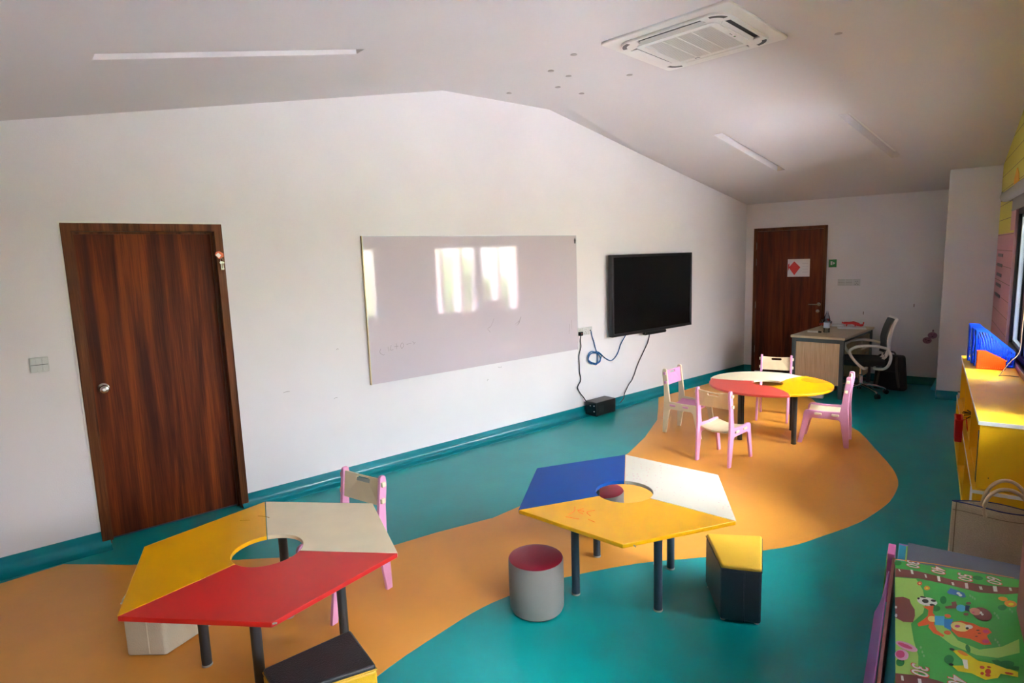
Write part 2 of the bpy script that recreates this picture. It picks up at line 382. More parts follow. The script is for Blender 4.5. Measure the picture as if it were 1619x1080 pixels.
for f in r[2]:
    c = sum((r[0][i] for i in f), Vector((0, 0)))/len(f)
    if not inpoly(c, oc) or any(inpoly(c, q) for q in rects): continue
    fc = bm.faces.new([vv[i] for i in f])
    if fc.normal.z > 0: fc.normal_flip()
for v in [v for v in bm.verts if not v.link_faces]: bm.verts.remove(v)
for f in bm.faces: f.smooth = True
struct('ceiling', bm, M['ceil'], recalc=False)

# long board wall with the near door's opening
D0, D1, DZ = 1.500, 2.421, 2.10
def wall_top(t):
    p = WP(t); return zc(p.x, p.y)
ts = [XB/CA-0.1]+[1.0+0.5*i for i in range(0, 7)]+[4.358, 4.9, 5.65, 6.2, 7, 8, 9, 9.55]
out = [(ts[0], -0.04), (ts[-1], -0.04)]+[(t, wall_top(t)+0.02) for t in reversed(ts)]
bm = B(); plate(bm, out, [[(D0, -0.02), (D1, -0.02), (D1, DZ), (D0, DZ)]], 0, 0.16, axis='y')
struct('wall_left', bm, M['wall'], loc=WP(0), rot=(0, 0, AL))
# far wall
bm = B(); box(bm, L, L+0.16, YR-0.2, wy(L)+0.1, 0, 2.7); struct('wall_far', bm, M['wall'])
bm = B(); box(bm, LC, LC+0.22, YR-0.05, COLY, 0, 2.75); struct('wall_column', bm, M['wall'])
# near end wall behind the camera
bm = B(); box(bm, XB-0.16, XB, YR-0.2, wy(XB)+0.1, 0, 3.0); struct('wall_near', bm, M['wall'])
# window wall
def wall_mural():
    m = bpy.data.materials.new('boarded_mural_wall'); m.use_nodes = True; n = m.node_tree.nodes; l = m.node_tree.links; b = n['Principled BSDF']
    b.inputs['Roughness'].default_value = 0.7
    t = n.new('ShaderNodeTexCoord'); s = n.new('ShaderNodeSeparateXYZ'); l.new(t.outputs['Object'], s.inputs[0])
    g = n.new('ShaderNodeMath'); g.operation = 'GREATER_THAN'; g.inputs[1].default_value = 1.87; l.new(s.outputs['Z'], g.inputs[0])
    mx = n.new('ShaderNodeMix'); mx.data_type = 'RGBA'; mx.inputs[6].default_value = rgb(196, 142, 146); mx.inputs[7].default_value = rgb(206, 196, 84); l.new(g.outputs[0], mx.inputs[0])
    a = n.new('ShaderNodeMath'); a.operation = 'MULTIPLY_ADD'; a.inputs[1].default_value = 1/0.1535; a.inputs[2].default_value = -0.1; l.new(s.outputs['Z'], a.inputs[0])
    f = n.new('ShaderNodeMath'); f.operation = 'FRACT'; l.new(a.outputs[0], f.inputs[0])
    lt = n.new('ShaderNodeMath'); lt.operation = 'LESS_THAN'; lt.inputs[1].default_value = 0.035; l.new(f.outputs[0], lt.inputs[0])
    m2 = n.new('ShaderNodeMix'); m2.data_type = 'RGBA'; l.new(mx.outputs[2], m2.inputs[6]); m2.inputs[7].default_value = rgb(110, 84, 62); l.new(lt.outputs[0], m2.inputs[0])
    l.new(m2.outputs[2], b.inputs['Base Color'])
    bp = n.new('ShaderNodeBump'); bp.invert = True; bp.inputs['Strength'].default_value = 0.6; bp.inputs['Distance'].default_value = 0.004; l.new(lt.outputs[0], bp.inputs['Height']); l.new(bp.outputs[0], b.inputs['Normal'])
    return m
bm = B(); plate(bm, [(XB, 0), (L, 0), (L, 3.4), (XB, 3.4)], [[(a, WZ0), (b, WZ0), (b, WZ1), (a, WZ1)] for a, b in WINS], YR-0.2, YR, axis='y')
struct('wall_right', bm, wall_mural())
# painted castle on the mural: slits and a turret with a flame-shaped cap
tw = thing('wall_painting', 'painted castle turret and window slits on the boarded wall beside the column', 'wall painting', (7.6, YR, 1.7))
bm = B()
for i, z in enumerate((1.655, 1.555, 1.455, 1.35, 1.245)): box(bm, 0.10, 0.62, 0.0, 0.003, z-1.7-0.016, z-1.7+0.016)
link('window_slits', bm, M['black'], tw)
bm = B(); prism(bm, [(-0.78, 0.19), (-0.42, 0.19), (-0.42, 0.58), (-0.78, 0.58)], 0, 0.003, axis='y'); link('turret', bm, mat('turret_pink', (200, 150, 150), 0.7), tw)
bm = B(); prism(bm, [(-0.82, 0.58), (-0.38, 0.58), (-0.42, 0.66), (-0.55, 0.735), (-0.62, 0.735), (-0.76, 0.67)], 0, 0.003, axis='y'); link('turret_cap', bm, mat('cap_orange', (232, 168, 30), 0.7), tw)

# windows
for i, (a, b) in enumerate(WINS):
    w = thing('window_%d' % (i+1), None, None, (a, YR, WZ0)); w['kind'] = 'structure'
    W_, H_ = b-a, WZ1-WZ0
    bm = B(); rv = 0.012
    box(bm, 0, rv, -0.2, 0.002, 0, H_); box(bm, W_-rv, W_, -0.2, 0.002, 0, H_); box(bm, 0, W_, -0.2, 0.002, H_-rv, H_)
    link('reveal', bm, M['pinkboard'], w)
    bm = B(); box(bm, -0.03, W_+0.03, -0.2, 0.012, -0.035, 0.0); link('window_sill', bm, mat('sill_pink_brown', (150, 120, 120), 0.4), w, bevel=0.004)
    bm = B(); f = 0.055
    box(bm, rv, rv+f, -0.085, -0.020, 0, H_-rv); box(bm, W_-rv-f, W_-rv, -0.085, -0.020, 0, H_-rv); box(bm, rv, W_-rv, -0.085, -0.020, 0, f*.8); box(bm, rv, W_-rv, -0.085, -0.020, H_-rv-f, H_-rv)
    box(bm, W_/2-0.03, W_/2+0.03, -0.085, -0.025, f*.8, H_-rv-f)
    link('window_frame', bm, M['black'], w, bevel=0.003)
    for s in (0, 1):
        x0 = rv+f if s == 0 else W_/2+0.03; x1 = W_/2-0.03 if s == 0 else W_-rv-f
        bm = B(); g = 0.03
        box(bm, x0, x0+g, -0.075, -0.040, f*.8, H_-rv-f); box(bm, x1-g, x1, -0.075, -0.040, f*.8, H_-rv-f); box(bm, x0, x1, -0.075, -0.040, f*.8, f*.8+g); box(bm, x0, x1, -0.075, -0.040, H_-rv-f-g, H_-rv-f)
        sash = link('sash', bm, M['alu'], w, bevel=0.002)
        bm = B(); box(bm, x0+g, x1-g, -0.059, -0.055, f*.8+g, H_-rv-f-g); link('pane', bm, M['glass'], sash)
# outdoors: lawn, hedge and the pink columns that stand in front of the windows
bm = B(); box(bm, -25, 35, -40, YR-0.25, -0.5, -0.35); struct('ground', bm, M['grass'])
bm = B(); box(bm, -12, 22, -5.5, YR-0.22, -0.35, -0.25); struct('bounce_terrace', bm, M['bounce_terrace'])  # added unseen pale paving, bounces sunlight up to the ceiling without green tint
bm = B()
for k in range(46):
    bmesh.ops.create_icosphere(bm, subdivisions=2, radius=random.uniform(0.5, 1.0), matrix=Matrix.Translation((random.uniform(-6, 15), random.uniform(-9.5, -7.5), random.uniform(-0.1, 1.3))))
for v in bm.verts: v.co += Vector((random.uniform(-.09, .09), random.uniform(-.09, .09), random.uniform(-.09, .09)))
hd = tag(link('hedge', bm, M['leaf']), 'leafy green hedge growing outside beyond the windows', 'hedge', kind='stuff')
x = -0.6
cols = []
bm = B(); lathe(bm, [(0.10, -0.25), (0.10, 2.3)], 24)
first = None
while x < 8.6:
    if first is None:
        first = tag(link('column', bm, M['slat'], smooth=True, loc=(x, -1.25, 0)), 'slim round pink-white column outside the windows', 'column', 'columns outside the windows')
    else:
        c = first.copy(); COL.objects.link(c); c.location = (x, -1.25, 0)
    x += 0.36

# cove baseboards
def cove(name, p0, p1, nrm, wdt=0.12, h=0.096):
    p0, p1, n_ = Vector(p0), Vector(p1), Vector(nrm)
    prof = [(0.0, 0), (0.0, h), (0.004, h)]+[(0.006, h*0.62)]+[(0.006+0.05*(1-math.cos(a)), 0.052-0.05*math.sin(a)) for a in [i*PI/12 for i in range(0, 7)]]+[(wdt, 0.0015), (wdt, 0.0)]
    bm = B(); A = []; C = []
    for o_, z in prof:
        A.append(bm.verts.new((p0.x+n_.x*o_, p0.y+n_.y*o_, z))); C.append(bm.verts.new((p1.x+n_.x*o_, p1.y+n_.y*o_, z)))
    for i in range(len(prof)-1): bm.faces.new([A[i], A[i+1], C[i+1], C[i]])
    bm.faces.new(A); bm.faces.new(C[::-1])
    return struct(name, bm, M['tealbase'], smooth=True)
nw = (SA, -CA)
def wp2(t): p = WP(t); return (p.x, p.y)
cove('baseboard_left', wp2(-1.6), wp2(D0+0.045), nw)
cove('baseboard_center', wp2(D1-0.045), wp2(9.54), nw)
cove('baseboard_far', (L, 2.3), (L, 2.08), (-1, 0), 0.06)
cove('baseboard_back', (L, 1.17), (L, YR), (-1, 0), 0.06)
cove('baseboard_column', (LC, COLY), (LC, YR), (-1, 0), 0.06)
cove('baseboard_right', (LC, YR), (XB, YR), (0, 1), 0.06)

# near door, set into the long wall
d = thing('door_1', None, None, WP(D0), AL); d['kind'] = 'structure'
DW = D1-D0
bm = B(); fwid = 0.052
prism(bm, [(0, 0.0), (0, DZ), (DW, DZ), (DW, 0), (DW-fwid, 0), (DW-fwid, DZ-fwid), (fwid, DZ-fwid), (fwid, 0)], -0.012, 0.13, axis='y')
link('door_frame', bm, M['doorframe'], d, bevel=0.003)
bm = B(); prism(bm, [(fwid, 0), (fwid, DZ-fwid), (DW-fwid, DZ-fwid), (DW-fwid, 0), (DW-fwid-.014, 0), (DW-fwid-.014, DZ-fwid-.014), (fwid+.014, DZ-fwid-.014), (fwid+.014, 0)], 0.05, 0.125, axis='y')
link('door_stop', bm, M['doorframe'], d)
bm = B(); box(bm, fwid+.002, DW-fwid-.002, 0.058, 0.098, 0.006, DZ-fwid-.004); leafo = link('door_leaf', bm, M['door'], d, bevel=0.002)
bm = B(); lathe(bm, [(0.0, 0), (0.033, 0), (0.034, 0.006), (0.022, 0.012), (0.012, 0.018), (0.012, 0.034), (0.024, 0.042), (0.029, 0.054), (0.024, 0.066), (0.012, 0.070), (0.010, 0.066), (0, 0.066)], 28)
kn = link('door_knob', bm, M['steel'], leafo, smooth=True, loc=(0.118, 0.058, 1.035), rot=(PI/2, 0, 0))
bm = B(); box(bm, fwid+.002, DW-fwid-.002, 0.056, 0.058, 0.008, 0.016); link('kick_strip', bm, M['leg'], d)
bm = B(); box(bm, 0, DW, 0.12, 0.20, 0, DZ); struct('door_backing', bm, M['wall'], loc=WP(D0), rot=(0, 0, AL))
# thin plaster crack/white bead around frame
bm = B(); prism(bm, [(-0.010, 0.10), (-0.010, DZ+0.012), (DW+0.004, DZ+0.012), (DW+0.004, 1.0), (DW, 1.0), (DW, DZ), (0, DZ), (0, 0.10)], -0.006, 0.0, axis='y'); link('caulk_bead', bm, M['white'], d)
# far door
FD0, FD1, FZ = 2.121, 1.171, 2.10
d2 = thing('door_2', None, None, (L, FD1, 0)); d2['kind'] = 'structure'
W2 = FD0-FD1
bm = B(); prism(bm, [(0, 0.0), (0, FZ), (W2, FZ), (W2, 0), (W2-.045, 0), (W2-.045, FZ-.045), (.045, FZ-.045), (.045, 0)], -0.03, 0.0, axis='x'); link('door_frame', bm, M['doorframe'], d2, bevel=0.003)
bm = B(); box(bm, -0.022, 0.0, 0.047, W2-.047, 0.02, FZ-.047); lf = link('door_leaf', bm, M['door2'], d2, bevel=0.002)
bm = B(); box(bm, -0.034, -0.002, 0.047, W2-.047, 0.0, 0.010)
em = bpy.data.materials.new('pale_daylight_gap'); em.use_nodes = True; em.node_tree.nodes['Principled BSDF'].inputs['Base Color'].default_value = rgb(250, 245, 235)

link('daylight_strip', bm, em, d2)  # pale colour stands in for daylight showing under the far door
bm = B(); lathe(bm, [(0, 0), (0.026, 0), (0.026, 0.008), (0.01, 0.010), (0.01, 0.045), (0, 0.045)], 20)
link('rosette', bm, M['steel'], lf, smooth=True, loc=(-0.022, 0.075, 1.02), rot=(0, -PI/2, 0))
bm = B(); tube(bm, [(-0.06, 0.075, 1.02), (-0.068, 0.085, 1.02), (-0.068, 0.20, 1.018)], 0.009, 10); link('lever', bm, M['steel'], lf, smooth=True)
bm = B(); lathe(bm, [(0, 0), (0.024, 0), (0.024, 0.008), (0.012, 0.012), (0, 0.012)], 20); link('lock_cylinder', bm, M['steel'], lf, smooth=True, loc=(-0.022, 0.085, 0.925), rot=(0, -PI/2, 0))
for z in (0.35, 1.0, 1.62, 1.85):
    bm = B(); tube(bm, [(-0.034, W2-.046, z-.05), (-0.034, W2-.046, z+.05)], 0.008, 8); link('hinge', bm, M['steel'], lf, smooth=True)

# ceiling light troughs
labs = ['long recessed strip light in the left ceiling slope above the near door', 'recessed strip light cut off by the top edge of the photo', 'recessed strip light in the far ceiling slope nearer the television wall', 'recessed strip light in the far ceiling slope nearer the window wall']
for (p, ln), lb in zip(TROUGHS, labs):
    z0 = zc(*p); pe = (p[0]+CA*ln, p[1]+SA*ln); z1 = zc(*pe)
    o = thing('ceiling_light', lb, 'ceiling light', (p[0], p[1], z0), AL, 'recessed strip lights')
    sl = (z1-z0)/ln
    # cross slope
    q = (p[0]-SA*TW, p[1]+CA*TW); cs = (zc(*q)-z0)/TW
    bm = B()
    def S(x, y, h): return bm.verts.new((x, y, sl*x+cs*y+h))
    A = [S(0, -TW, 0), S(ln, -TW, 0), S(ln, TW, 0), S(0, TW, 0)]; T = [S(0.02, -TW*.55, 0.055), S(ln-0.02, -TW*.55, 0.055), S(ln-0.02, TW*.55, 0.055), S(0.02, TW*.55, 0.055)]
    for i in range(4): bm.faces.new([A[i], A[(i+1) % 4], T[(i+1) % 4], T[i]])
    bm.faces.new(T)
    R = [S(-0.008, -TW-.008, -0.002), S(ln+.008, -TW-.008, -0.002), S(ln+.008, TW+.008, -0.002), S(-0.008, TW+.008, -0.002)]
    for i in range(4): bm.faces.new([R[i], R[(i+1) % 4], A[(i+1) % 4], A[i]])
    link('housing', bm, M['ceil'], o)
    bm = B(); S2 = lambda x, y, h: bm.verts.new((x, y, sl*x+cs*y+h))
    a = [S2(0.05, -0.012, 0.046), S2(ln-0.05, -0.012, 0.046), S2(ln-0.05, 0.012, 0.046), S2(0.05, 0.012, 0.046)]; b_ = [S2(0.05, -0.012, 0.054), S2(ln-0.05, -0.012, 0.054), S2(ln-0.05, 0.012, 0.054), S2(0.05, 0.012, 0.054)]
    bm.faces.new(a); bm.faces.new(b_)
    for i in range(4): bm.faces.new([a[i], a[(i+1) % 4], b_[(i+1) % 4], b_[i]])
    link('diffuser', bm, M['white'], o)
# little round ceiling spots
SP = [(4.363, 2.607, 'beside the wall above the whiteboard, left of a close pair'), (4.579, 2.565, 'right one of the close pair near the ridge'), (4.80, 2.80, 'just below the close pair'), (4.663, 3.234, 'nearest the top of the long wall'), (5.13, 2.74, 'lowest of the cluster towards the far slope'), (4.14, 2.272, 'topmost of the cluster left of the air conditioner'), (4.90, 2.16, 'directly below the left corner of the air conditioner')]
for x, y, w in SP+[(5.0, 0.62, 'alone to the right of the air conditioner')]:
    bm = B(); lathe(bm, [(0, 0), (0.024, 0), (0.026, -0.003), (0.018, -0.005), (0, -0.004)], 20)
    tag(link('ceiling_spot', bm, mat('spot_cover', (168, 160, 156), 0.6), smooth=True, loc=(x, y, zc(x, y)-0.0005), rot=(0, math.atan(0.22) if x > xr2(y) else 0, 0)), 'tiny round flush ceiling spot, '+w, 'ceiling spot', 'tiny ceiling spots')

# ceiling cassette air conditioner
ac = thing('air_conditioner', 'white square ceiling cassette air conditioner with louvred grille', 'air conditioner', (4.43, 1.46, ZR), -0.17)
S_ = 0.475
bm = B(); prism(bm, rrect(-S_, S_, -S_, S_, 0.03), -0.018, 0.0); link('panel', bm, M['white'], ac, bevel=0.006)
bm = B()
oct_ = rrect(-.40, .40, -.40, .40, 0.11, 6)
hs = []
for k in range(4):
    a = k*PI/2; R_ = lambda x, y: (x*math.cos(a)-y*math.sin(a), x*math.sin(a)+y*math.cos(a))
    hs.append([R_(-0.25, 0.315), R_(0.25, 0.315), R_(0.235, 0.375), R_(-0.235, 0.375)])
plate(bm, oct_, hs, -0.036, -0.018); link('outlet_ring', bm, M['white'], ac, bevel=0.005)
for k in range(4):
    a = k*PI/2
    bm = B(); box(bm, -0.25, 0.25, 0.313, 0.378, -0.0195, -0.0185); link('air_slot', bm, mat('slot_dark', (40, 40, 44), 0.6), ac, rot=(0, 0, a))
    bm = B()
    if k in (1, 2):
        prism(bm, [(0.313, -0.040), (0.318, -0.042), (0.330, -0.024), (0.325, -0.022)], -0.235, 0.235, axis='x')
    else:
        prism(bm, [(0.318, -0.035), (0.318, -0.039), (0.372, -0.037), (0.372, -0.033)], -0.235, 0.235, axis='x')
    link('flap', bm, M['white'], ac, rot=(0, 0, a))
    bm = B()
    arc = [(0.285+0.105*math.cos(t), 0.285+0.105*math.sin(t)) for t in [i*PI/2/10 for i in range(1, 10)]]+[(0.285+0.075*math.cos(t), 0.285+0.075*math.sin(t)) for t in [i*PI/2/10 for i in range(9, 0, -1)]]
    prism(bm, arc, -0.0375, -0.0362); link('corner_vent', bm, mat('vent_dark', (74, 72, 70), 0.6), ac, rot=(0, 0, a))
bm = B(); g0 = 0.25
plate(bm, rrect(-.30, .30, -.30, .30, 0.05, 5), [[(-g0, -g0), (g0, -g0), (g0, g0), (-g0, g0)]], -0.043, -0.034); link('grille_frame', bm, M['white'], ac, bevel=0.003)
bm = B(); box(bm, -g0, g0, -g0, g0, -0.0345, -0.0335); link('filter', bm, mat('filter_grey', (112, 114, 128), 0.8), ac)
bm = B()
for i in range(30):
    y = -g0+(i+0.5)*2*g0/30; box(bm, y-0.0026, y+0.0026, -g0, g0, -0.042, -0.036)
for y in (-0.11, 0.0, 0.11): box(bm, -g0, g0, y-0.003, y+0.003, -0.043, -0.036)
link('grille_slats', bm, M['white'], ac)
bm = B(); lathe(bm, [(0, 0), (0.008, 0), (0.008, -0.002), (0, -0.002)], 12); link('indicator_lamp', bm, mat('green_lamp', (70, 130, 50), 0.4), ac, loc=(0.05, -0.275, -0.0432))
for px in (-.02, 0.0): 
    bm = B(); box(bm, px-.004, px+.004, -0.278, -0.272, -0.045, -0.043); link('indicator_mark', bm, M['mark'], ac)
bm = B(); box(bm, 0.262, 0.268, 0.09, 0.13, -0.0445, -0.043); link('badge', bm, M['black'], ac)

# ================================================================ hexagonal tables
TZ, TS = 0.52, 0.6102
def hex_table(name_lab, c, rot, cols, legang, legmat, marks):
    t = thing('hexagonal_table', name_lab, 'table', (c[0], c[1], 0), 0)
    V6 = [(TS*math.cos(rot-i*PI/3), TS*math.sin(rot-i*PI/3)) for i in range(6)]
    for k, (m, mn) in enumerate(cols):
        i0 = 2*k; a, b, e = V6[i0], V6[i0+1], V6[(i0+2) % 6]
        a0 = rot-i0*PI/3; rh = 0.152; pts_ = []
        # notch arc from the end seam back to the start seam
        n_ = 14
        arc = [(rh*math.cos(a0-2*PI/3*(1-j/n_)), rh*math.sin(a0-2*PI/3*(1-j/n_))) for j in range(n_+1)]
        poly = [a, b, e]+arc
        cx = sum(p[0] for p in (a, b, e))/3*0.7; cy2 = sum(p[1] for p in (a, b, e))/3*0.7
        poly = [(cx+(x-cx)*0.9935, cy2+(y-cy2)*0.9935) for x, y in poly]
        bm = B(); prism(bm, poly, TZ-0.02, TZ)
        tp = link('tabletop_panel', bm, m, t, bevel=0.002)
        tp['label'] = mn+' rhombic tabletop panel'
    for a in legang:
        lx, ly = 0.5*TS*math.cos(a), 0.5*TS*math.sin(a)
        bm = B(); lathe(bm, [(0.0215, 0.004), (0.0215, TZ-0.0201)], 24, (lx, ly)); lg = link('leg', bm, legmat, t, smooth=True)
        bm = B(); lathe(bm, [(0.022, 0.0), (0.0235, 0.003), (0.0225, 0.010)], 24, (lx, ly)); link('foot_cap', bm, M['rim'], lg, smooth=True)
    for nm, m, strokes in marks:
        for s in strokes:
            bm = B(); pts_ = [(x-c[0], y-c[1], TZ+0.0004) for x, y in s]
            tube(bm, smooth_path(pts_, 3), 0.004 if nm == 'chipped_corner' else 0.0016, 4)
            link(nm, bm, m, t)
    return t
R2 = math.radians
def u_(x, y): return (x, y)
hex_table('hexagonal table with yellow, cream and red tops nearest the wooden door', (1.4137, 2.3943), 1.02037,
          [(M['offwhite'], 'cream'), (M['red'], 'red'), (M['yellow'], 'yellow')], [R2(135.5), R2(45.5), R2(-44.5), R2(-134.5)], M['darkleg'],
          [('dirt_mark', mat('brown_scuff', (190, 138, 30), .7), [[(1.60, 2.77), (1.615, 2.74), (1.62, 2.70)], [(1.52, 2.80), (1.55, 2.76)]]), ('chipped_corner', M['rim'], [[(1.093, 1.866), (1.10, 1.862), (1.105, 1.857)]])])
hex_table('hexagonal table with blue, white and yellow tops in the middle of the room', (2.8401, 1.2974), 0.41344,
          [(M['specks'], 'white ink-spotted'), (M['yellow'], 'yellow'), (M['blue'], 'blue')], [R2(-33), R2(-123), R2(-213), R2(-303)], M['leg'],
          [('crayon_stroke', mat('orange_crayon', (236, 96, 20), .7), [[(2.53, 1.43), (2.48, 1.405), (2.43, 1.41)], [(2.50, 1.40), (2.50, 1.36)], [(2.53, 1.38), (2.49, 1.39), (2.47, 1.35)], [(2.54, 1.32), (2.50, 1.345), (2.47, 1.31)], [(2.40, 1.41), (2.41, 1.34)], [(2.43, 1.30), (2.42, 1.26)]]),
           ('chipped_corner', M['rim'], [[(2.300, 1.007), (2.296, 1.001), (2.293, 0.996)]])])

# ---- flower table: three rounded petals around a hole
ft = thing('petal_table', 'low table of white, rose red and yellow rounded petals near the desk', 'table', (6.0, 1.235, 0), 0)
def rimR(th):   # three discs, swirled
    best = 0
    for md in (31, 151, 271):
        dd = ((math.degrees(th)-md+180) % 360)-180
        if -62 <= dd <= 62:
            o_ = 0.075; ox, oy = o_*math.cos(R2(md+12)), o_*math.sin(R2(md+12)); RR = 0.495
            cx, cy2 = math.cos(th), math.sin(th); bq = cx*ox+cy2*oy
            best = max(best, bq+math.sqrt(bq*bq-(ox*ox+oy*oy-RR*RR)))
    return best
for md, m, lb in ((31, M['offwhite'], 'cream white petal'), (151, M['rose'], 'rose red petal'), (271, M['yellow'], 'yellow petal with an orange patch')):
    a0, a1 = R2(md-60.5), R2(md+60.5); rh = 0.138
    def border(a, off=0):
        P0 = Vector((rh*math.cos(a-R2(17)), rh*math.sin(a-R2(17)))); Pm = Vector((0.36*math.cos(a+R2(3)), 0.36*math.sin(a+R2(3)))); rr = rimR(a+(0.02 if off else -0.02)); P1 = Vector((rr*math.cos(a), rr*math.sin(a)))
        Cc = 2*Pm-0.5*(P0+P1)
        return [tuple((1-s)**2*P0+2*s*(1-s)*Cc+s*s*P1) for s in [i/10 for i in range(11)]]
    rim_ = [(rimR(t_)*math.cos(t_), rimR(t_)*math.sin(t_)) for t_ in [a0+(a1-a0)*i/40 for i in range(1, 40)]]
    arc = [(rh*math.cos(t_), rh*math.sin(t_)) for t_ in [a1-R2(17)-(a1-a0)*i/16 for i in range(1, 16)]]
    poly = border(a0, 1)+rim_+border(a1)[::-1]+arc
    cx, cy2 = 0.3*math.cos(R2(md)), 0.3*math.sin(R2(md))
    poly = [(cx+(x-cx)*0.996, cy2+(y-cy2)*0.996) for x, y in poly]
    bm = B(); prism(bm, poly, TZ-0.02, TZ); pt_ = link('tabletop_panel', bm, m, ft, bevel=0.003); pt_['label'] = lb
    if md == 271:
        bm = B(); pp = []
        for i in range(24):
            a = 2*PI*i/24; x, y = 0.30+0.125*math.cos(a), -0.40+0.155*math.sin(a)
            rr = math.hypot(x, y); q = min(1, (rimR(math.atan2(y, x))-0.012)/rr); pp.append((x*q, y*q))
        prism(bm, pp, TZ-0.001, TZ+0.0006); link('orange_patch', bm, mat('orange_patch', (248, 128, 10), .4), pt_)
for a in (-33, 57, 147, -123):
    lx, ly = 0.33*math.cos(R2(a)), 0.33*math.sin(R2(a))
    bm = B(); lathe(bm, [(0.0225, 0.004), (0.0225, TZ-0.0201)], 24, (lx, ly)); lg = link('leg', bm, M['darkleg'], ft, smooth=True)
    bm = B(); lathe(bm, [(0.022, 0.0), (0.0245, 0.003), (0.0235, 0.010)], 24, (lx, ly)); link('foot_cap', bm, M['black'], lg, smooth=True)

# ================================================================ little wooden chairs
def chair(label, x, y, heading, side, panel, peg, smudge=False, cat='chair', group='small wooden chairs'):
    t = thing('small_chair', label, 'chair', (x, y, 0), heading, group)
    HW = 0.158; th = 0.02
    outl = [(-0.208, 0), (-0.169, 0), (-0.150, 0.12), (-0.132, 0.235), (-0.118, 0.25), (0.100, 0.25), (0.118, 0.235), (0.174, 0), (0.211, 0), (0.172, 0.24), (0.166, 0.30), (0.152, 0.318), (0.132, 0.323), (0.0, 0.318), (-0.128, 0.325), (-0.138, 0.407), (-0.157, 0.56), (-0.168, 0.645), (-0.178, 0.652), (-0.198, 0.652), (-0.208, 0.642), (-0.212, 0.60), (-0.196, 0.48), (-0.192, 0.36), (-0.196, 0.28), (-0.204, 0.15)]
    for s in (-1, 1):
        y0 = s*HW-(th if s > 0 else 0)
        bm = B(); prism(bm, outl, y0, y0+th, axis='y'); sp = link('side_frame', bm, side, t, bevel=0.0035)
    # seat: dished plywood
    bm = B(); n_ = 10; iw = HW-th; top = []; bot = []
    for j in range(n_+1):
        yy = -iw+2*iw*j/n_; z = 0.302-0.022*(1-(yy/iw)**2)
        top.append([bm.verts.new((xx, yy, z+(0.004 if xx > 0.1 else 0))) for xx in (-0.150, -0.05, 0.06, 0.145)])
        bot.append([bm.verts.new((xx, yy, z-0.012)) for xx in (-0.150, -0.05, 0.06, 0.145)])
    for j in range(n_):
        for i in range(3):
            bm.faces.new([top[j][i], top[j][i+1], top[j+1][i+1], top[j+1][i]]); bm.faces.new([bot[j][i], bot[j+1][i], bot[j+1][i+1], bot[j][i+1]])
        bm.faces.new([top[j][0], top[j+1][0], bot[j+1][0], bot[j][0]]); bm.faces.new([top[j][3], bot[j][3], bot[j+1][3], top[j+1][3]])
    for j in (0, n_):
        for i in range(3): bm.faces.new([top[j][i], bot[j][i], bot[j][i+1], top[j][i+1]])
    st = link('seat', bm, panel, t, smooth=True); st['label'] = 'dished plywood seat'
    for s in (-1, 1):
        for xx in (0.047, -0.092):
            bm = B(); box(bm, xx-0.03, xx+0.03, s*HW-0.003, s*HW+0.014*s, 0.283, 0.303)
            link('seat_peg', bm, peg, t, bevel=0.004)
    # back panel with slot handle: follows the raked uprights
    sl = [(0.052*math.cos(a)*1.0, 0.012*math.sin(a)) for a in [2*PI*i/16 for i in range(16)]]
    slot = [( (0.040 if math.cos(a) > 0 else -0.040)+0.012*math.cos(a), 0.043+0.012*math.sin(a)) for a in [2*PI*(i+0.5)/16 for i in range(16)]]
    iw2 = HW-th
    NB = 8
    bm = B(); plate(bm, [(-iw2, -0.075), (iw2, -0.075)]+[(iw2-2*iw2*i/10, 0.070-0.007*math.sin(PI*i/10)) for i in range(11)], [slot], -0.006, 0.006, axis='x')
    for v in bm.verts: v.co.x += -0.012*(1-(v.co.y/iw2)**2)
    bp_ = link('backrest', bm, panel, t, loc=(-0.176, 0, 0.563), rot=(0, R2(-7.5), 0))
    for s in (-1, 1):
        for zz, xx in ((0.607, -0.183), (0.518, -0.172)):
            bm = B(); box(bm, xx-0.012, xx+0.014, s*HW-0.003*s, s*HW+0.014*s, zz-0.014, zz+0.014)
            link('back_peg', bm, peg, t, bevel=0.004)
    if smudge:
        bm = B()
        pp = [(-0.05, 0.030), (0.052, 0.030), (0.056, 0.052), (-0.046, 0.050)]
        prism(bm, pp, 0.0, 0.0015, axis='x')
        link('painted_smudge', bm, M['smudge'], bp_, loc=(-0.004, 0, 0))
    return t
chair('pink and birch small chair in front of the petal table, its back turned here', 5.115, 1.395, R2(-12.5), M['pink'], M['birch'], M['ivory'])
chair('cream small chair with pink backrest, left of the petal table near the wall', 5.735, 1.91, R2(-99), M['ivory'], M['pinkpanel'], M['pink'])
chair('pink and birch small chair behind the petal table in front of the far door', 6.69, 1.31, R2(186), M['pink'], M['birch'], M['ivory'])
chair('pink small chair right of the petal table, seen side on', 6.055, 0.73, R2(91), M['pink'], M['ivory'], M['ivory'])
chair('pink and cream small chair at the cream side of the nearest hexagonal table', 1.90, 2.515, R2(181), M['pink'], M['ivory'], M['ivory'], smudge=True)

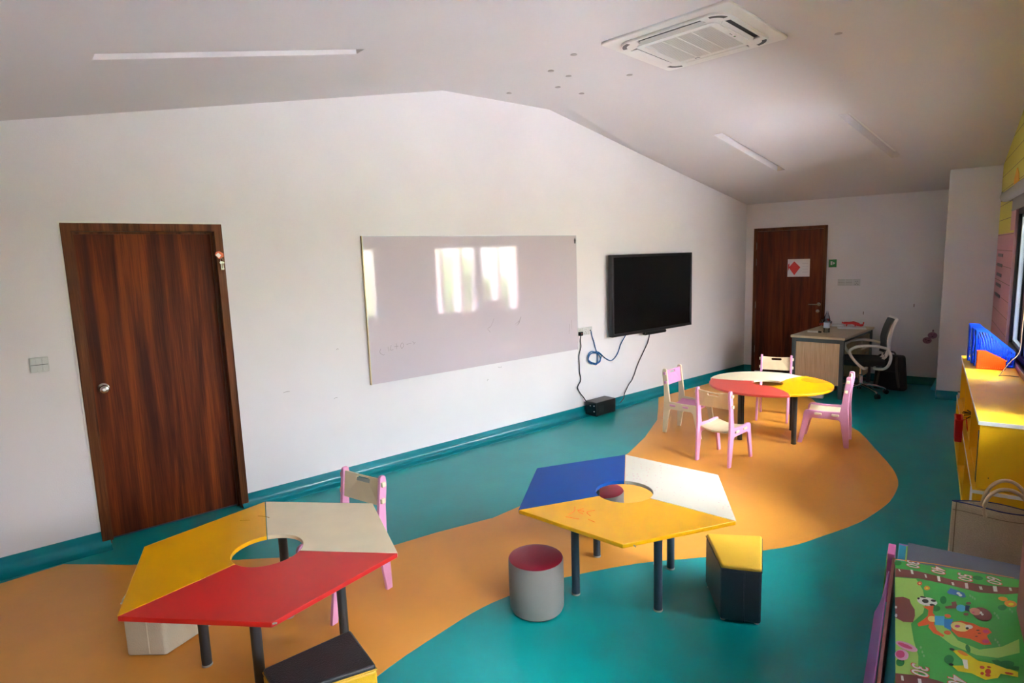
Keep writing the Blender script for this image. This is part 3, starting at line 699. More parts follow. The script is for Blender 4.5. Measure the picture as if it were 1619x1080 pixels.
# ================================================================ padded stools
def bench(label, P4, h, top, side, seamm, sidelabel=None):
    """P4: floor outline (world)"""
    cx = sum(p[0] for p in P4)/4; cy2 = sum(p[1] for p in P4)/4
    t = thing('padded_block_stool', label, 'stool', (cx, cy2, 0), 0)
    poly = [(x-cx, y-cy2) for x, y in P4]
    bm = B(); prism(bm, poly, 0.012 if side is M['navyleather'] else 0.003, h-0.022); link('upholstered_side', bm, side, t, bevel=0.012, seg=3)
    bm = B(); tp = [(x*0.985, y*0.985) for x, y in poly]; prism(bm, tp, h-0.026, h); link('seat_pad', bm, top, t, bevel=0.010, seg=3)
    # piped seams
    bm = B(); tube(bm, [(x*0.992, y*0.992, h-0.020) for x, y in poly], 0.0035, 6, closed=True)
    link('piping', bm, seamm, t, smooth=True)
    bm = B()
    for k in (0,):
        a, b = Vector((*poly[k], 0)), Vector((*poly[k+1], 0)); m_ = a*0.42+b*0.58; m_ *= 1.004
        tube(bm, [(m_.x, m_.y, 0.016), (m_.x, m_.y, h-0.03)], 0.0035, 6)
    link('side_seam', bm, side, t, smooth=True)
    for x, y in (poly if side is M['navyleather'] else []):
        bm = B(); lathe(bm, [(0.012, 0), (0.014, 0.012)], 12, (x*0.84, y*0.84)); link('foot', bm, M['white'], t)
    return t
bench('dark slate padded block stool with a yellow top beside the middle table', [(2.742, 0.752), (2.80, 0.578), (3.155, 0.655), (3.035, 0.915)], 0.297, M['yelleather'], M['navyleather'], M['navyleather'])
bench('yellow padded block stool with a black top at the bottom edge of the photo', [(1.440, 1.882), (1.097, 1.974), (1.043, 1.793), (1.347, 1.622)][::-1], 0.30, M['blackleather'], M['yelside'], M['yelside'])
bench('beige padded block stool tucked under the nearest table', [(1.020, 2.988), (1.122, 2.835), (1.475, 2.90), (1.155, 3.135)], 0.29, M['beigeleather'], M['beigeleather'], M['beigeleather'])
def pouf(label, x, y, rz):
    t = thing('round_stool', label, 'stool', (x, y, 0), rz, 'round stools with maroon tops')
    R_ = 0.140; H_ = 0.282
    bm = B(); lathe(bm, [(R_-0.022, 0.006), (R_-0.008, 0.012), (R_-0.001, 0.03), (R_+0.001, 0.12), (R_, H_-0.008), (R_-0.004, H_-0.002)], 48); link('upholstered_side', bm, M['greyleather'], t, smooth=True)
    bm = B(); lathe(bm, [(R_-0.006, H_-0.01), (R_-0.003, H_-0.001), (R_-0.012, H_+0.004), (R_*0.7, H_+0.008), (R_*0.3, H_+0.010), (0, H_+0.010)], 48); link('seat_pad', bm, M['maroon'], t, smooth=True)
    bm = B(); lathe(bm, [(R_-0.02, 0.0), (R_-0.018, 0.008)], 40); link('base', bm, M['black'], t)
    bm = B(); tube(bm, [(R_*math.cos(0.1), R_*math.sin(0.1), 0.02), (R_*math.cos(0.1), R_*math.sin(0.1), H_-0.01)], 0.003, 6); link('side_seam', bm, M['greyleather'], t, smooth=True)
    return t
pouf('grey round stool with a maroon top, in front of the middle table', 2.365, 1.570, 0.2)
pouf('grey round stool with a maroon top, seen through the hole of the middle table', 3.325, 1.675, -1.0)

# ================================================================ on the long wall
wb = wall_thing('whiteboard', 'large glossy lilac-white whiteboard on the long wall', 'whiteboard', 3.485, 0.763)
bw, bh = 5.983-3.485, 2.0153-0.763
bm = B(); box(bm, 0.004, bw-0.004, -0.022, -0.003, 0.004, bh-0.004); link('writing_surface', bm, M['board'], wb)
bm = B(); prism(bm, [(0, 0), (0, bh), (bw, bh), (bw, 0), (bw-.004, .004), (bw-.004, bh-.004), (.004, bh-.004), (.004, .004)], -0.021, 0.0, axis='y')
link('edge_trim', bm, M['alu'], wb)
bm = B(); box(bm, -0.008, 0.0, -0.021, 0.0, 0, bh); link('pine_edge', bm, M['pine'], wb)
bm = B()
for s in ([(0.10, .30), (0.09, .27), (0.12, .245), (0.13, .25)], [(.17, .31), (.175, .27)], [(.20, .32), (.19, .28), (.22, .28)], [(.25, .33), (.25, .28)], [(.23, .305), (.27, .305)], [(.29, .31), (.31, .33), (.32, .30), (.30, .28), (.29, .31)], [(.35, .31), (.40, .315)], [(.41, .33), (.43, .31)], [(.42, .30), (.44, .32)],
          [(1.28, .32), (1.25, .36), (1.29, .38), (1.33, .45)], [(1.60, .37), (1.66, .40), (1.64, .36), (1.68, .44), (1.62, .35)], [(2.36, .19), (2.37, .30)], [(2.40, .24), (2.40, .34)]):
    bm = B(); tube(bm, smooth_path([(x, -0.0222, z) for x, z in s], 4), 0.0011, 4); link('pen_stroke', bm, M['mark'], wb)
bm = B(); prism(bm, [(bw-.03, bh-.085), (bw-.018, bh-.085), (bw-.012, bh-.05), (bw-.022, bh-.022), (bw-.034, bh-.05)], -0.024, -0.022, axis='y'); link('small_dark_clip', bm, M['black'], wb)

tv = wall_thing('television', 'large black flat screen television on the long wall, right of the whiteboard', 'television', 6.467, 0.848)
tw_, th_ = 1.562, 0.945
bm = B(); plate(bm, [(0, 0), (tw_, 0), (tw_, th_), (0, th_)], [[(.03, .035), (tw_-.03, .035), (tw_-.03, th_-.03), (.03, th_-.03)]], -0.105, -0.045, axis='y'); link('bezel', bm, M['bezel'], tv, bevel=0.005)
bm = B(); box(bm, .029, tw_-.029, -0.099, -0.06, .034, th_-.029); link('screen', bm, M['screen'], tv)
bm = B(); box(bm, 0.06, tw_-.06, -0.045, -0.03, 0.06, th_-.06); link('back_cover', bm, M['black'], tv)
bm = B(); box(bm, 0.5, 1.06, -0.03, 0, 0.2, 0.7); link('wall_bracket', bm, M['black'], tv)
bm = B(); prism(bm, [(0.62, -0.0), (0.60, -0.028), (0.62, -0.04), (1.02, -0.04), (1.04, -0.028), (1.02, 0.0)], -0.09, -0.055, axis='y'); link('control_bar', bm, M['black'], tv, bevel=0.003)

so = wall_thing('wall_socket', 'white row of power and network sockets between whiteboard and television', 'socket', 5.988, 0.912)
for i, x in enumerate((0.0, 0.088, 0.176)):
    wdt = 0.086 if i < 2 else 0.062
    bm = B(); box(bm, x, x+wdt, -0.009, 0, 0, 0.086); fp = link('faceplate', bm, M['plate'], so, bevel=0.002)
    bm = B()
    if i < 2:
        for dx, dz in ((0.043, 0.036), (0.030, 0.018), (0.056, 0.018)): box(bm, x+dx-.004, x+dx+.004, -0.0094, -0.008, dz-.003, dz+.003)
        for dx in (0.033, 0.053): box(bm, x+dx-.002, x+dx+.002, -0.0094, -0.008, 0.056, 0.066)
    else: box(bm, x+.022, x+.040, -0.0094, -0.008, 0.036, 0.05)
    link('socket_holes', bm, M['black'], fp)
pg = wall_thing('power_plug', 'black power plug pushed into the left socket beside the whiteboard', 'plug', 6.022, 0.935)
bm = B(); prism(bm, rrect(-.022, .022, -.022, .022, .006), -0.045, -0.0095, axis='y'); link('plug_body', bm, M['black'], pg, bevel=0.004)
bm = B(); box(bm, -.008, .008, -0.0465, -0.045, -.002, .006); link('plug_marking', bm, mat('plug_red', (200, 90, 70), .5), pg)
def wallcable(name, lab, pts, r, m, off=0.012, t0=6.0):
    bm = B(); tube(bm, smooth_path([(t-t0, -o_, z) for t, z, o_ in [(p+(off,))[:3] if len(p) == 2 else p for p in pts]], 6), r, 8)
    o = link(name, bm, m, None, smooth=True, loc=WP(t0), rot=(0, 0, AL)); tag(o, lab, 'cable')
wallcable('power_cable', 'thin black cable hanging from the socket to the black box', [(6.018, .918, .03), (6.03, .85), (6.036, .788), (6.012, .72), (6.0, .668), (6.005, .59), (6.006, .50), (6.022, .44), (6.018, .395), (5.98, .35), (5.972, .32), (6.01, .26), (6.065, .20), (6.08, .15, .05), (6.105, .09, .17), (6.14, .075, .2)], 0.0055, M['cable'])
coil = [(6.203, .945, .012), (6.22, .88), (6.245, .826), (6.27, .75), (6.290, .70), (6.30, .66)]
for k in range(2, 30):
    a = 2*PI*k/10-0.1; rr = 0.075+0.012*math.sin(k*1.3); coil.append((6.245+0.012*math.sin(k*.7)+rr*math.cos(a)*1.15, .632-rr*math.sin(a)*1.0+0.008*math.cos(k*.9), 0.012+0.0006*k))
coil += [(6.30, .690, .03), (6.36, .665), (6.426, .612), (6.50, .572), (6.552, .563), (6.61, .59), (6.667, .646), (6.72, .74), (6.779, .865, .05), (6.80, .92, .06)]
wallcable('network_cable', 'blue network cable coiled on the wall under the television', coil, 0.0055, M['bluecable'])
wallcable('power_cable', 'thin black cable running from the television down to the black box', [(7.29, .87, .05), (7.279, .84), (7.235, .712), (7.15, .60), (7.056, .483), (7.0, .40), (6.967, .337), (6.94, .30), (6.914, .265), (6.86, .225), (6.828, .188), (6.743, .135, .04), (6.64, .10, .11), (6.52, .09, .17), (6.49, .10, .2)], 0.0055, M['cable'])

sw = wall_thing('light_switch', 'white six-button light switch left of the near door', 'light switch', 1.263, 1.197)
bm = B(); prism(bm, rrect(0, .092, 0, .092, .004), -0.010, 0, axis='y'); link('faceplate', bm, M['plate'], sw, bevel=0.002)
bm = B()
for i in range(3):
    for z in (0.005, 0.0475): box(bm, .004+i*.0285, .004+i*.0285+.027, -0.014, -0.009, z, z+.0395)
link('rocker_buttons', bm, M['plate'], sw, bevel=0.001)
bm = B(); box(bm, .004, .088, -0.0148, -0.0095, .0445, .0475); link('dark_slot', bm, M['black'], sw)
ky = wall_thing('key_bunch', 'keys with an orange and white tag hanging on the near door frame', 'keys', 2.392, 1.80)
bm = B(); prism(bm, [(-.035, .085), (-.01, .058), (.02, .07), (.022, .095), (-.005, .112), (-.028, .105)], -0.022, -0.016, axis='y'); link('key_tag', bm, mat('tag_orange', (214, 104, 60), .5), ky, bevel=.001)
bm = B(); prism(bm, [(-.032, .084), (-.010, .064), (.006, .082), (-.012, .100)], -0.0235, -0.022, axis='y'); link('tag_label', bm, M['white'], ky)
bm = B(); tube(bm, [(0.006+.009*math.cos(a), -0.02, .048+.012*math.sin(a)) for a in [2*PI*i/14 for i in range(14)]], 0.0018, 6, closed=True); link('key_ring', bm, M['steel'], ky)
for dx, rzz in ((-.004, .12), (.008, -.1)):
    bm = B(); lathe(bm, [(0.010, -0.001), (0.010, 0.001)], 14, (0, 0)); 
    for v in bm.verts: v.co = Vector((v.co.x, v.co.z-0.02-rzz*.02, v.co.y+.026))
    box(bm, -.003, .003, -.021-rzz*.02, -.019-rzz*.02, -.025, .018); box(bm, .003, .006, -.021-rzz*.02, -.019-rzz*.02, -.022, -.012)
    link('key', bm, M['steel'], ky, loc=(dx+.004, 0, 0.005))
# scuffs on the wall
bm = B()
for t, z, ln, sg in ((4.86, .722, .05, -.02), (4.72, .60, .015, .05), (3.15, .70, .03, .02), (2.75, .82, .05, .01), (3.2, 1.1, .02, .02)):
    tube(bm, smooth_path([(t, -0.0008, z), (t+ln*.5, -0.0008, z+sg*.4), (t+ln, -0.0008, z+sg*.2)], 3), 0.0012, 4)
tag(link('pencil_marks', bm, M['mark'], loc=WP(0), rot=(0, 0, AL)), 'small faint pencil marks on the white wall under the whiteboard', 'marks', kind='stuff')

# black box on the floor (backup battery)
ub = thing('power_backup_box', 'black box on the floor against the wall under the television', 'backup battery', (5.983, 3.016, 0), -0.245)
bm = B(); box(bm, -.167, .167, -.083, .083, 0.006, 0.163); link('case', bm, M['black'], ub, bevel=0.006)
bm = B(); box(bm, -.176, -.166, -.079, .079, 0.01, 0.158); link('front_panel', bm, mat('glossy_black', (26, 26, 28), .25), ub, bevel=0.003)
bm = B()
for y, z in ((-.055, .125), (-.055, .06), (.0, .12)): box(bm, -.178, -.1755, y-.004, y+.004, z-.004, z+.004)
link('indicator_lamp', bm, M['white'], ub)
for x in (-.14, .14):
    bm = B(); box(bm, x-.015, x+.015, -.07, .07, 0, 0.007); link('foot', bm, M['black'], ub)
bm = B()
for i in range(7): box(bm, -.12+i*.012, -.116+i*.012, -.084, -.0825, .04, .12)
link('side_vents', bm, M['darkleg'], ub)

# ================================================================ far wall
pn = thing('door_notice', 'white landscape sheet with a red paper diamond taped to the far door', 'notice', (L-0.0235, 1.66, 1.405))
bm = B(); box(bm, -0.002, 0, -0.285, 0, 0, 0.245); link('sheet', bm, M['paper'], pn)
bm = B(); prism(bm, [(-.015, .13), (-.085, .215), (-.165, .13), (-.09, .02)], -0.0035, -0.002, axis='x'); link('red_diamond', bm, M['redpaper'], pn)
bm = B(); prism(bm, [(-.006, .07), (-.022, .13), (-.022, .19), (-.006, .17)], -0.0045, -0.0035, axis='x'); link('red_tassel', bm, M['redpaper'], pn)
bm = B()
for i in range(4): box(bm, -0.003, -0.002, -.265, -.19, .06+i*.04, .064+i*.04)
link('print_lines', bm, mat('faint_print', (196, 190, 200), .7), pn)
ex = thing('exit_sign', 'small green exit sign on the wall right of the far door', 'sign', (L, 1.05, 1.527))
bm = B(); box(bm, -0.012, 0, 0, .095, 0, .105); link('plate', bm, M['green'], ex, bevel=.002)
bm = B(); box(bm, -0.0135, -0.012, .05, .072, .03, .08); prism(bm, [(.040, .035), (.040, .075), (.018, .055)], -0.0135, -0.012, axis='x'); link('exit_symbol', bm, M['white'], ex)
sp_ = thing('wall_socket', 'white row of two switches and a socket right of the far door', 'switches', (L, 0.76, 1.275))
for i, y in enumerate((0.0, 0.09, 0.18)):
    bm = B(); box(bm, -0.010, 0, y, y+.087, 0, .092); fp = link('faceplate', bm, M['plate'], sp_, bevel=.002)
    bm = B()
    if i == 0:
        for dy, dz in ((.043, .035), (.028, .02), (.058, .02), (.033, .06), (.053, .06)): box(bm, -.011, -.009, y+dy-.004, y+dy+.004, dz-.004, dz+.004)
        link('socket_holes', bm, M['black'], fp)
    else:
        box(bm, -.0115, -.009, y+.006, y+.081, .045, .047); link('switch_gap', bm, M['mark'], fp)
# purple sticker of two round blobs
st = thing('wall_sticker', 'small purple sticker low on the far wall beside the column', 'sticker', (L, -0.045, 0.60))
bm = B(); prism(bm, [(-.018+.05*math.cos(a), .042+.042*math.sin(a)) for a in [2*PI*i/20 for i in range(20)]], -0.002, 0, axis='x'); link('upper_blob', bm, M['purple'], st)
bm = B(); prism(bm, [(.035+.048*math.cos(a), -.025+.042*math.sin(a)) for a in [2*PI*i/20 for i in range(20)]], -0.0025, 0, axis='x'); link('lower_blob', bm, M['purple'], st)
bm = B(); prism(bm, [(-.02, .08), (-.03, .10), (-.022, .12), (-.012, .10)], -0.002, 0, axis='x')
for y, z, r_ in ((-.004, .055, .008), (-.034, .052, .008), (-.018, .03, .012), (.05, -.018, .012), (.018, -.028, .014), (.04, -.045, .008)):
    prism(bm, [(y+r_*math.cos(a), z+r_*.6*math.sin(a)) for a in [2*PI*i/10 for i in range(10)]], -0.0035, -0.0025, axis='x')
link('dark_details', bm, M['purpled'], st)
bm = B()
for y, z in ((.709, .909), (.151, 1.02)): box(bm, L-0.0015, L-0.0002, y-.004, y+.004, z-.02, z+.02)
tag(link('wall_chip', bm, mat('rust_mark', (110, 70, 50), .9)), 'small dark chips on the far wall above the desk and chair', 'marks', kind='stuff')

# ================================================================ desk and things on it
dk = thing('office_desk', 'beige laminate desk with grey steel frame in the far corner', 'desk', (8.52, .968, 0), -.165)
bm = B(); box(bm, -0.66, 0.62, -0.305, 0.305, 0.712, 0.74); link('desktop', bm, M['desktop'], dk, bevel=.003)
for x in (-0.625, 0.575):
    bm = B(); 
    for y in (-.27, .27): box(bm, x-.022, x+.022, y-.022, y+.022, 0, .712)
    box(bm, x-.022, x+.022, -.248, .248, .665, .712)
    if x > 0: box(bm, x-.022, x+.022, -.248, .248, 0.02, .06)
    link('leg_frame', bm, M['deskframe'], dk, bevel=.003)
bm = B(); box(bm, -0.60, 0.55, .262, .285, .665, .712); box(bm, -.60, .55, -.285, -.262, .68, .712); link('cross_rail', bm, M['deskframe'], dk)
bm = B(); box(bm, -0.632, -0.616, -.247, .247, .16, .664); link('side_panel', bm, M['deskpanel'], dk)
bm = B(); box(bm, -0.60, 0.553, .22, .236, .16, .664); link('modesty_panel', bm, M['deskpanel'], dk)
bm = B(); box(bm, 0.20, 0.55, -.26, .20, .12, .66); pdx = link('drawer_unit', bm, M['deskpanel'], dk, bevel=.003)
for z in (.14, .32, .50):
    bm = B(); box(bm, .21, .54, -.274, -.26, z, z+.16); dr = link('drawer', bm, M['deskpanel'], dk, bevel=.002)
    bm = B(); box(bm, .33, .42, -.285, -.274, z+.10, z+.115); link('handle', bm, M['steel'], dr)
bt = thing('water_bottle', 'clear plastic water bottle standing on the desk', 'bottle', (8.30, 1.030, .74))
bm = B(); lathe(bm, [(0.033, 0.0), (.035, .01), (.033, .03), (.035, .05), (.033, .08), (.035, .10), (.034, .14), (.035, .17), (.028, .205), (.015, .235), (.014, .25)], 24); link('bottle_body', bm, M['bottle'], bt, smooth=True)
bm = B(); lathe(bm, [(.0355, .06), (.0355, .125)], 24); link('bottle_label', bm, mat('pale_label', (190, 196, 214), .4), bt, smooth=True)
bm = B(); lathe(bm, [(.016, .25), (.016, .27)], 16); link('cap', bm, mat('pale_cap', (200, 206, 214), .4), bt)
mk = thing('marker_pen', 'white marker pen with a black cap lying on the desk', 'pen', (8.235, 1.16, .74), -1.72)
bm = B(); tube(bm, [(-.075, 0, .0125), (.05, 0, .0125)], 0.0125, 12); link('barrel', bm, M['white'], mk, smooth=True)
bm = B(); tube(bm, [(.05, 0, .0125), (.085, 0, .0125)], [.0128, .010], 12); link('cap', bm, M['black'], mk, smooth=True)
bm = B(); box(bm, -.10, .10, -.15, .17, 0, .012)
o = link('paper_stack', bm, M['paper'], None, loc=(8.85, .80, .74), rot=(0, 0, .15)); tag(o, 'white papers stacked on the right end of the desk', 'papers')
bm = B(); box(bm, -.045, .045, -.07, .07, 0.0, .03); o = link('tissue_pack', bm, M['paper'], None, bevel=.008, loc=(8.99, .985, .74)); tag(o, 'small white packet on the desk beside the bottle', 'packet')
tr = thing('toy_dinosaur', 'small red toy animal lying on the papers on the desk', 'toy', (8.92, .80, .752), 0)
bm = B(); tube(bm, smooth_path([(0, .13, .05), (0, .10, .045), (0, .05, .045), (0, 0, .05), (0, -.05, .035), (0, -.09, .02), (0, -.115, .035), (0, -.12, .065)], 4), [0.012]*4+[0.018]*8+[.022]*6+[.016]*6+[.008]*5, 8)
link('body', bm, mat('red_toy', (200, 30, 30), .4), tr, smooth=True)
for y in (.07, -.03):
    for x in (-.012, .012):
        bm = B(); tube(bm, [(x, y, .04), (x*1.6, y+.005, 0.004)], .007, 6); link('leg', bm, mat('red_toy_leg', (190, 40, 36), .4), tr)
tb = thing('toy_bag', 'crumpled clear bag of orange and yellow toys at the back of the desk', 'bag', (8.99, 1.13, .74), 0)
bm = B(); bmesh.ops.create_icosphere(bm, subdivisions=3, radius=.07)
for v in bm.verts: v.co = Vector((v.co.x*1.0, v.co.y*1.05, v.co.z*.7+.05))+Vector((random.uniform(-.006, .006), random.uniform(-.006, .006), random.uniform(-.006, .006)))
link('bag_film', bm, M['bottle'], tb)
for (x, y, z, r_, c) in ((0, .03, .025, .022, (220, 80, 20)), (.01, -.02, .03, .025, (236, 176, 40)), (0, -.06, .022, .018, (236, 210, 190)), (.02, .06, .02, .018, (190, 50, 30)), (0, -.035, .085, .02, (220, 60, 30))):
    bm = B(); bmesh.ops.create_icosphere(bm, subdivisions=2, radius=r_, matrix=Matrix.Translation((x, y, z))); link('small_toy', bm, mat('toy_colour', c, .4), tb, smooth=True)
bm = B(); box(bm, -.05, .05, -.085, .085, 0, .075); o = link('storage_tray', bm, M['paper'], None, bevel=.01, loc=(7.84, 1.06, 0.0)); tag(o, 'low pale box on the floor by the near end of the desk', 'box')

# ================================================================ office chair
oc_ = thing('office_chair', 'office chair with grey mesh back and white arms beside the desk', 'chair', (8.27, .635, 0), R2(101))
# local: +x faces the desk
for k in range(5):
    a = R2(72*k+50)
    bm = B(); tube(bm, [(0.03*math.cos(a), 0.03*math.sin(a), .115), (.16*math.cos(a), .16*math.sin(a), .105), (.265*math.cos(a), .265*math.sin(a), .075), (.285*math.cos(a), .285*math.sin(a), .06)], [.02, .016, .013, .012], 10)
    ar = link('base_arm', bm, M['chrome'], oc_, smooth=True)
    bm = B()
    for dy in (-.014, .014): tube(bm, [(.290*math.cos(a)+dy*math.sin(a)-.008*math.sin(a), .290*math.sin(a)-dy*math.cos(a)+.008*math.cos(a), .028), (.290*math.cos(a)+dy*math.sin(a)+.008*math.sin(a), .290*math.sin(a)-dy*math.cos(a)-.008*math.cos(a), .028)], .028, 16)
    link('caster', bm, M['black'], ar, smooth=True)
bm = B(); lathe(bm, [(.032, .09), (.034, .14), (.026, .15), (.026, .24), (.016, .245), (.016, .36)], 20); link('gas_column', bm, M['chrome'], oc_, smooth=True)
bm = B(); box(bm, -.12, .10, -.09, .09, .355, .385); link('tilt_plate', bm, M['black'], oc_, bevel=.005)
bm = B(); prism(bm, rrect(-.23, .23, -.235, .235, .08), .385, .455); link('seat_cushion', bm, M['seatgrey'], oc_, bevel=.022, seg=3)
bm = B()
n_ = 8
prof = [(-.20, .52), (-.215, .60), (-.21, .70), (-.235, .82), (-.275, .93)]
for m_i, (nm, m, y0, off, th) in enumerate((('back_mesh', M['mesh'], .185, 0, .012), ('back_frame', M['chairwhite'], .21, -.030, .026))):
    bm = B(); rows = []
    for x, z in smooth_path([(a, b, 0) for a, b in prof], 4) and [(v.x, v.y) for v in smooth_path([(a, b, 0) for a, b in prof], 4)]:
        rows.append([( x+off-0.03*(1-(j/n_*2-1)**2), (j/n_*2-1)*y0*(0.85 if z < .56 else 1), z) for j in range(n_+1)])
    F_ = [[bm.verts.new(p) for p in r_] for r_ in rows]
    if nm == 'back_mesh':
        G_ = [[bm.verts.new((p[0]-th, p[1], p[2])) for p in r_] for r_ in rows]
        for i in range(len(F_)-1):
            for j in range(n_):
                bm.faces.new([F_[i][j], F_[i][j+1], F_[i+1][j+1], F_[i+1][j]]); bm.faces.new([G_[i][j], G_[i+1][j], G_[i+1][j+1], G_[i][j+1]])
        for i in range(len(F_)-1):
            for j in (0, n_): bm.faces.new([F_[i][j], F_[i+1][j], G_[i+1][j], G_[i][j]])
        for i in (0, len(F_)-1):
            for j in range(n_): bm.faces.new([F_[i][j], F_[i][j+1], G_[i][j+1], G_[i][j]])
        link(nm, bm, m, oc_, smooth=True)
    else:
        bm.free(); bm = B()
        loop_ = [rows[i][0] for i in range(len(rows))]+[rows[-1][j] for j in range(1, n_)]+[rows[i][n_] for i in range(len(rows)-1, -1, -1)]+[rows[0][j] for j in range(n_-1, 0, -1)]
        tube(bm, loop_, .017, 8, closed=True)
        for s in (-1, 1): tube(bm, smooth_path([(-.18, s*.06, .42), (-.25, s*.09, .50), (-.262, s*.12, .62), (-.27, s*.14, .75), (-.295, s*.15, .88)], 4), .014, 8)
        link(nm, bm, m, oc_, smooth=True)
for s in (-1, 1):
    bm = B(); y = s*.27
    lp = smooth_path([(-.235, s*.22, .60), (-.10, y, .635), (.06, y, .628), (.145, y, .585), (.15, y, .53), (.09, y, .44), (.01, y*.97, .365), (-.03, y*.8, .362)], 5)
    tube(bm, lp, .0165, 10)
    lp = smooth_path([(-.235, s*.22, .60), (-.265, y*.95, .52), (-.25, y*.95, .42), (-.20, y*.93, .365), (-.10, y*.8, .36)], 5)
    tube(bm, lp, .0165, 10)
    link('armrest', bm, M['chairwhite'], oc_, smooth=True)

# backpack by the far wall
bk = thing('backpack', 'dark backpack standing on the floor behind the office chair', 'backpack', (8.70, .345, 0), R2(-8))
bm = B(); prism(bm, rrect(-.10, .10, -.185, .185, .07), 0.005, .44)
for v in bm.verts:
    k = v.co.z/.44
    v.co.x = v.co.x*(1-.35*k); v.co.y = v.co.y*(1-.22*k*k)
link('main_bag', bm, M['pack'], bk, bevel=.03, seg=3)
bm = B(); prism(bm, rrect(-.155, -.08, -.12, .12, .03), .02, .25); link('front_pocket', bm, M['pack'], bk, bevel=.02, seg=3)
for s in (-1, 1):
    bm = B(); tube(bm, smooth_path([(-.07, s*.07, .42), (-.13, s*.08, .33), (-.165, s*.10, .2), (-.14, s*.12, .06)], 5), .014, 8); link('strap', bm, M['packgrey'], bk, smooth=True)
bm = B(); tube(bm, smooth_path([(-.02, -.05, .43), (-.02, -.03, .475), (-.02, .03, .475), (-.02, .05, .43)], 5), .010, 8); link('carry_handle', bm, M['packgrey'], bk, smooth=True)

# cyan rolls leaning behind the column
for i, (dx, dy) in enumerate(((0, 0), (.06, -.10))):
    rl = thing('card_roll', 'cyan card roll leaning behind the column, '+('left one' if i == 0 else 'right one, darker'), 'roll', (8.765+dx, -.112+dy, 0))
    a = Vector((0, 0, .015)); b = Vector((.10, -.20, .60)); 
    bm = B(); tube(bm, [a, b], [.042, .028], 18); rr_ = link('rolled_sheet', bm, M['cyan'], rl, smooth=True)
    if i == 0:
        bm = B(); p = a+(b-a)*.45; q = a+(b-a)*.60; tube(bm, [p, q], [.0375, .0348], 18, caps=False); link('paper_band', bm, M['paper'], rl, smooth=True)

# ================================================================ cabinets under the window
cb = thing('low_shelf_cabinet', 'yellow upper shelf cabinet under the window with a pale top', 'cabinet', (4.05, -.575, .432))
X1_, Y1_, H1_ = 2.37, .307, .388
bm = B(); box(bm, -.005, X1_+.005, 0, Y1_+.008, H1_-.022, H1_-.001); link('top_board', bm, M['cabtop'], cb, bevel=.001)
bm = B(); box(bm, -.0065, -.005, 0, Y1_+.0095, H1_-.022, H1_); box(bm, -.0065, X1_+.005, Y1_+.008, Y1_+.0095, H1_-.022, H1_); link('edge_banding', bm, M['white'], cb)
for x in (0, .78, 1.57, X1_-.018):
    bm = B(); box(bm, x, x+.018, 0, Y1_, 0.002, H1_-.022); link('side_panel' if x in (0, X1_-.018) else 'divider', bm, M['cabyel'], cb)
bm = B(); box(bm, .018, X1_-.018, 0, .008, 0.002, H1_-.022); link('back_panel', bm, M['cabyel'], cb)
bm = B(); box(bm, .018, X1_-.018, .008, Y1_-.01, 0.002, .018); link('bottom_board', bm, M['cabyel'], cb)
bm = B()
for z in (.035, ): lathe(bm, [(.003, 0), (.003, .0015)], 8)
for v in bm.verts: v.co = Vector((-v.co.z-.0002, .255+v.co.x, .07+v.co.y))
link('screw_hole', bm, M['black'], cb)
lb_ = thing('low_shelf_cabinet', 'yellow lower shelf cabinet standing on the floor under the other one', 'cabinet', (4.05, -.575, 0))
X2_, Y2_, H2_ = 2.55, .322, .43
bm = B(); box(bm, -.02, X2_, 0, Y2_, H2_-.02, H2_); link('top_board', bm, M['cabyel'], lb_)
bm = B(); box(bm, -.022, -.02, 0, Y2_+.0015, H2_-.02, H2_); box(bm, -.022, X2_, Y2_, Y2_+.0015, H2_-.02, H2_); link('edge_banding', bm, M['white'], lb_)
for x in (-.018, .82, 1.66, X2_-.02):
    bm = B(); box(bm, x, x+.018, 0, Y2_-.002, 0, H2_-.02); link('side_panel' if x in (-.018, X2_-.02) else 'divider', bm, M['cabyel'], lb_)
bm = B(); box(bm, 0, X2_-.02, .006, .014, 0, H2_-.02); link('back_panel', bm, M['cabyel'], lb_)
bm = B(); box(bm, 0, X2_-.02, .014, Y2_-.004, 0.03, .048); box(bm, 0, X2_-.02, Y2_-.02, Y2_-.004, 0, .03); link('bottom_board', bm, M['cabyel'], lb_)
# things in the shelves
def shelf_box(name, lab, cat, x0, x1, y0, y1, z0, z1, m, **k):
    bm = B(); box(bm, x0, x1, y0, y1, z0, z1); return tag(link(name, bm, m, None, bevel=.002, **k), lab, cat)
shelf_box('white_box', 'white carton standing in the lower shelf near the bag', 'box', 4.45, 4.72, -.50, -.285, .0485, .22, M['paper'])
o = thing('book', 'pale upright booklet leaning at the far end of the upper shelf', 'book', (6.46, -.30, .431))
bm = B(); box(bm, -.02, .0, -.11, .045, 0, .20); link('cover', bm, M['paper'], o); bm = B(); box(bm, -.0205, .0005, -.10, .0455, .055, .065); link('dark_band', bm, M['black'], o)
bm = B(); box(bm, 4.10, 4.16, -.40, -.268, .452, .74); tag(link('dark_folder', bm, M['black'], None), 'dark folder in the near end of the upper shelf', 'folder')
bm = B(); box(bm, 4.18, 4.22, -.42, -.272, .452, .72); tag(link('brown_folder', bm, mat('brown_card', (150, 100, 70), .7), None), 'brown folder in the upper shelf beside the dark one', 'folder')
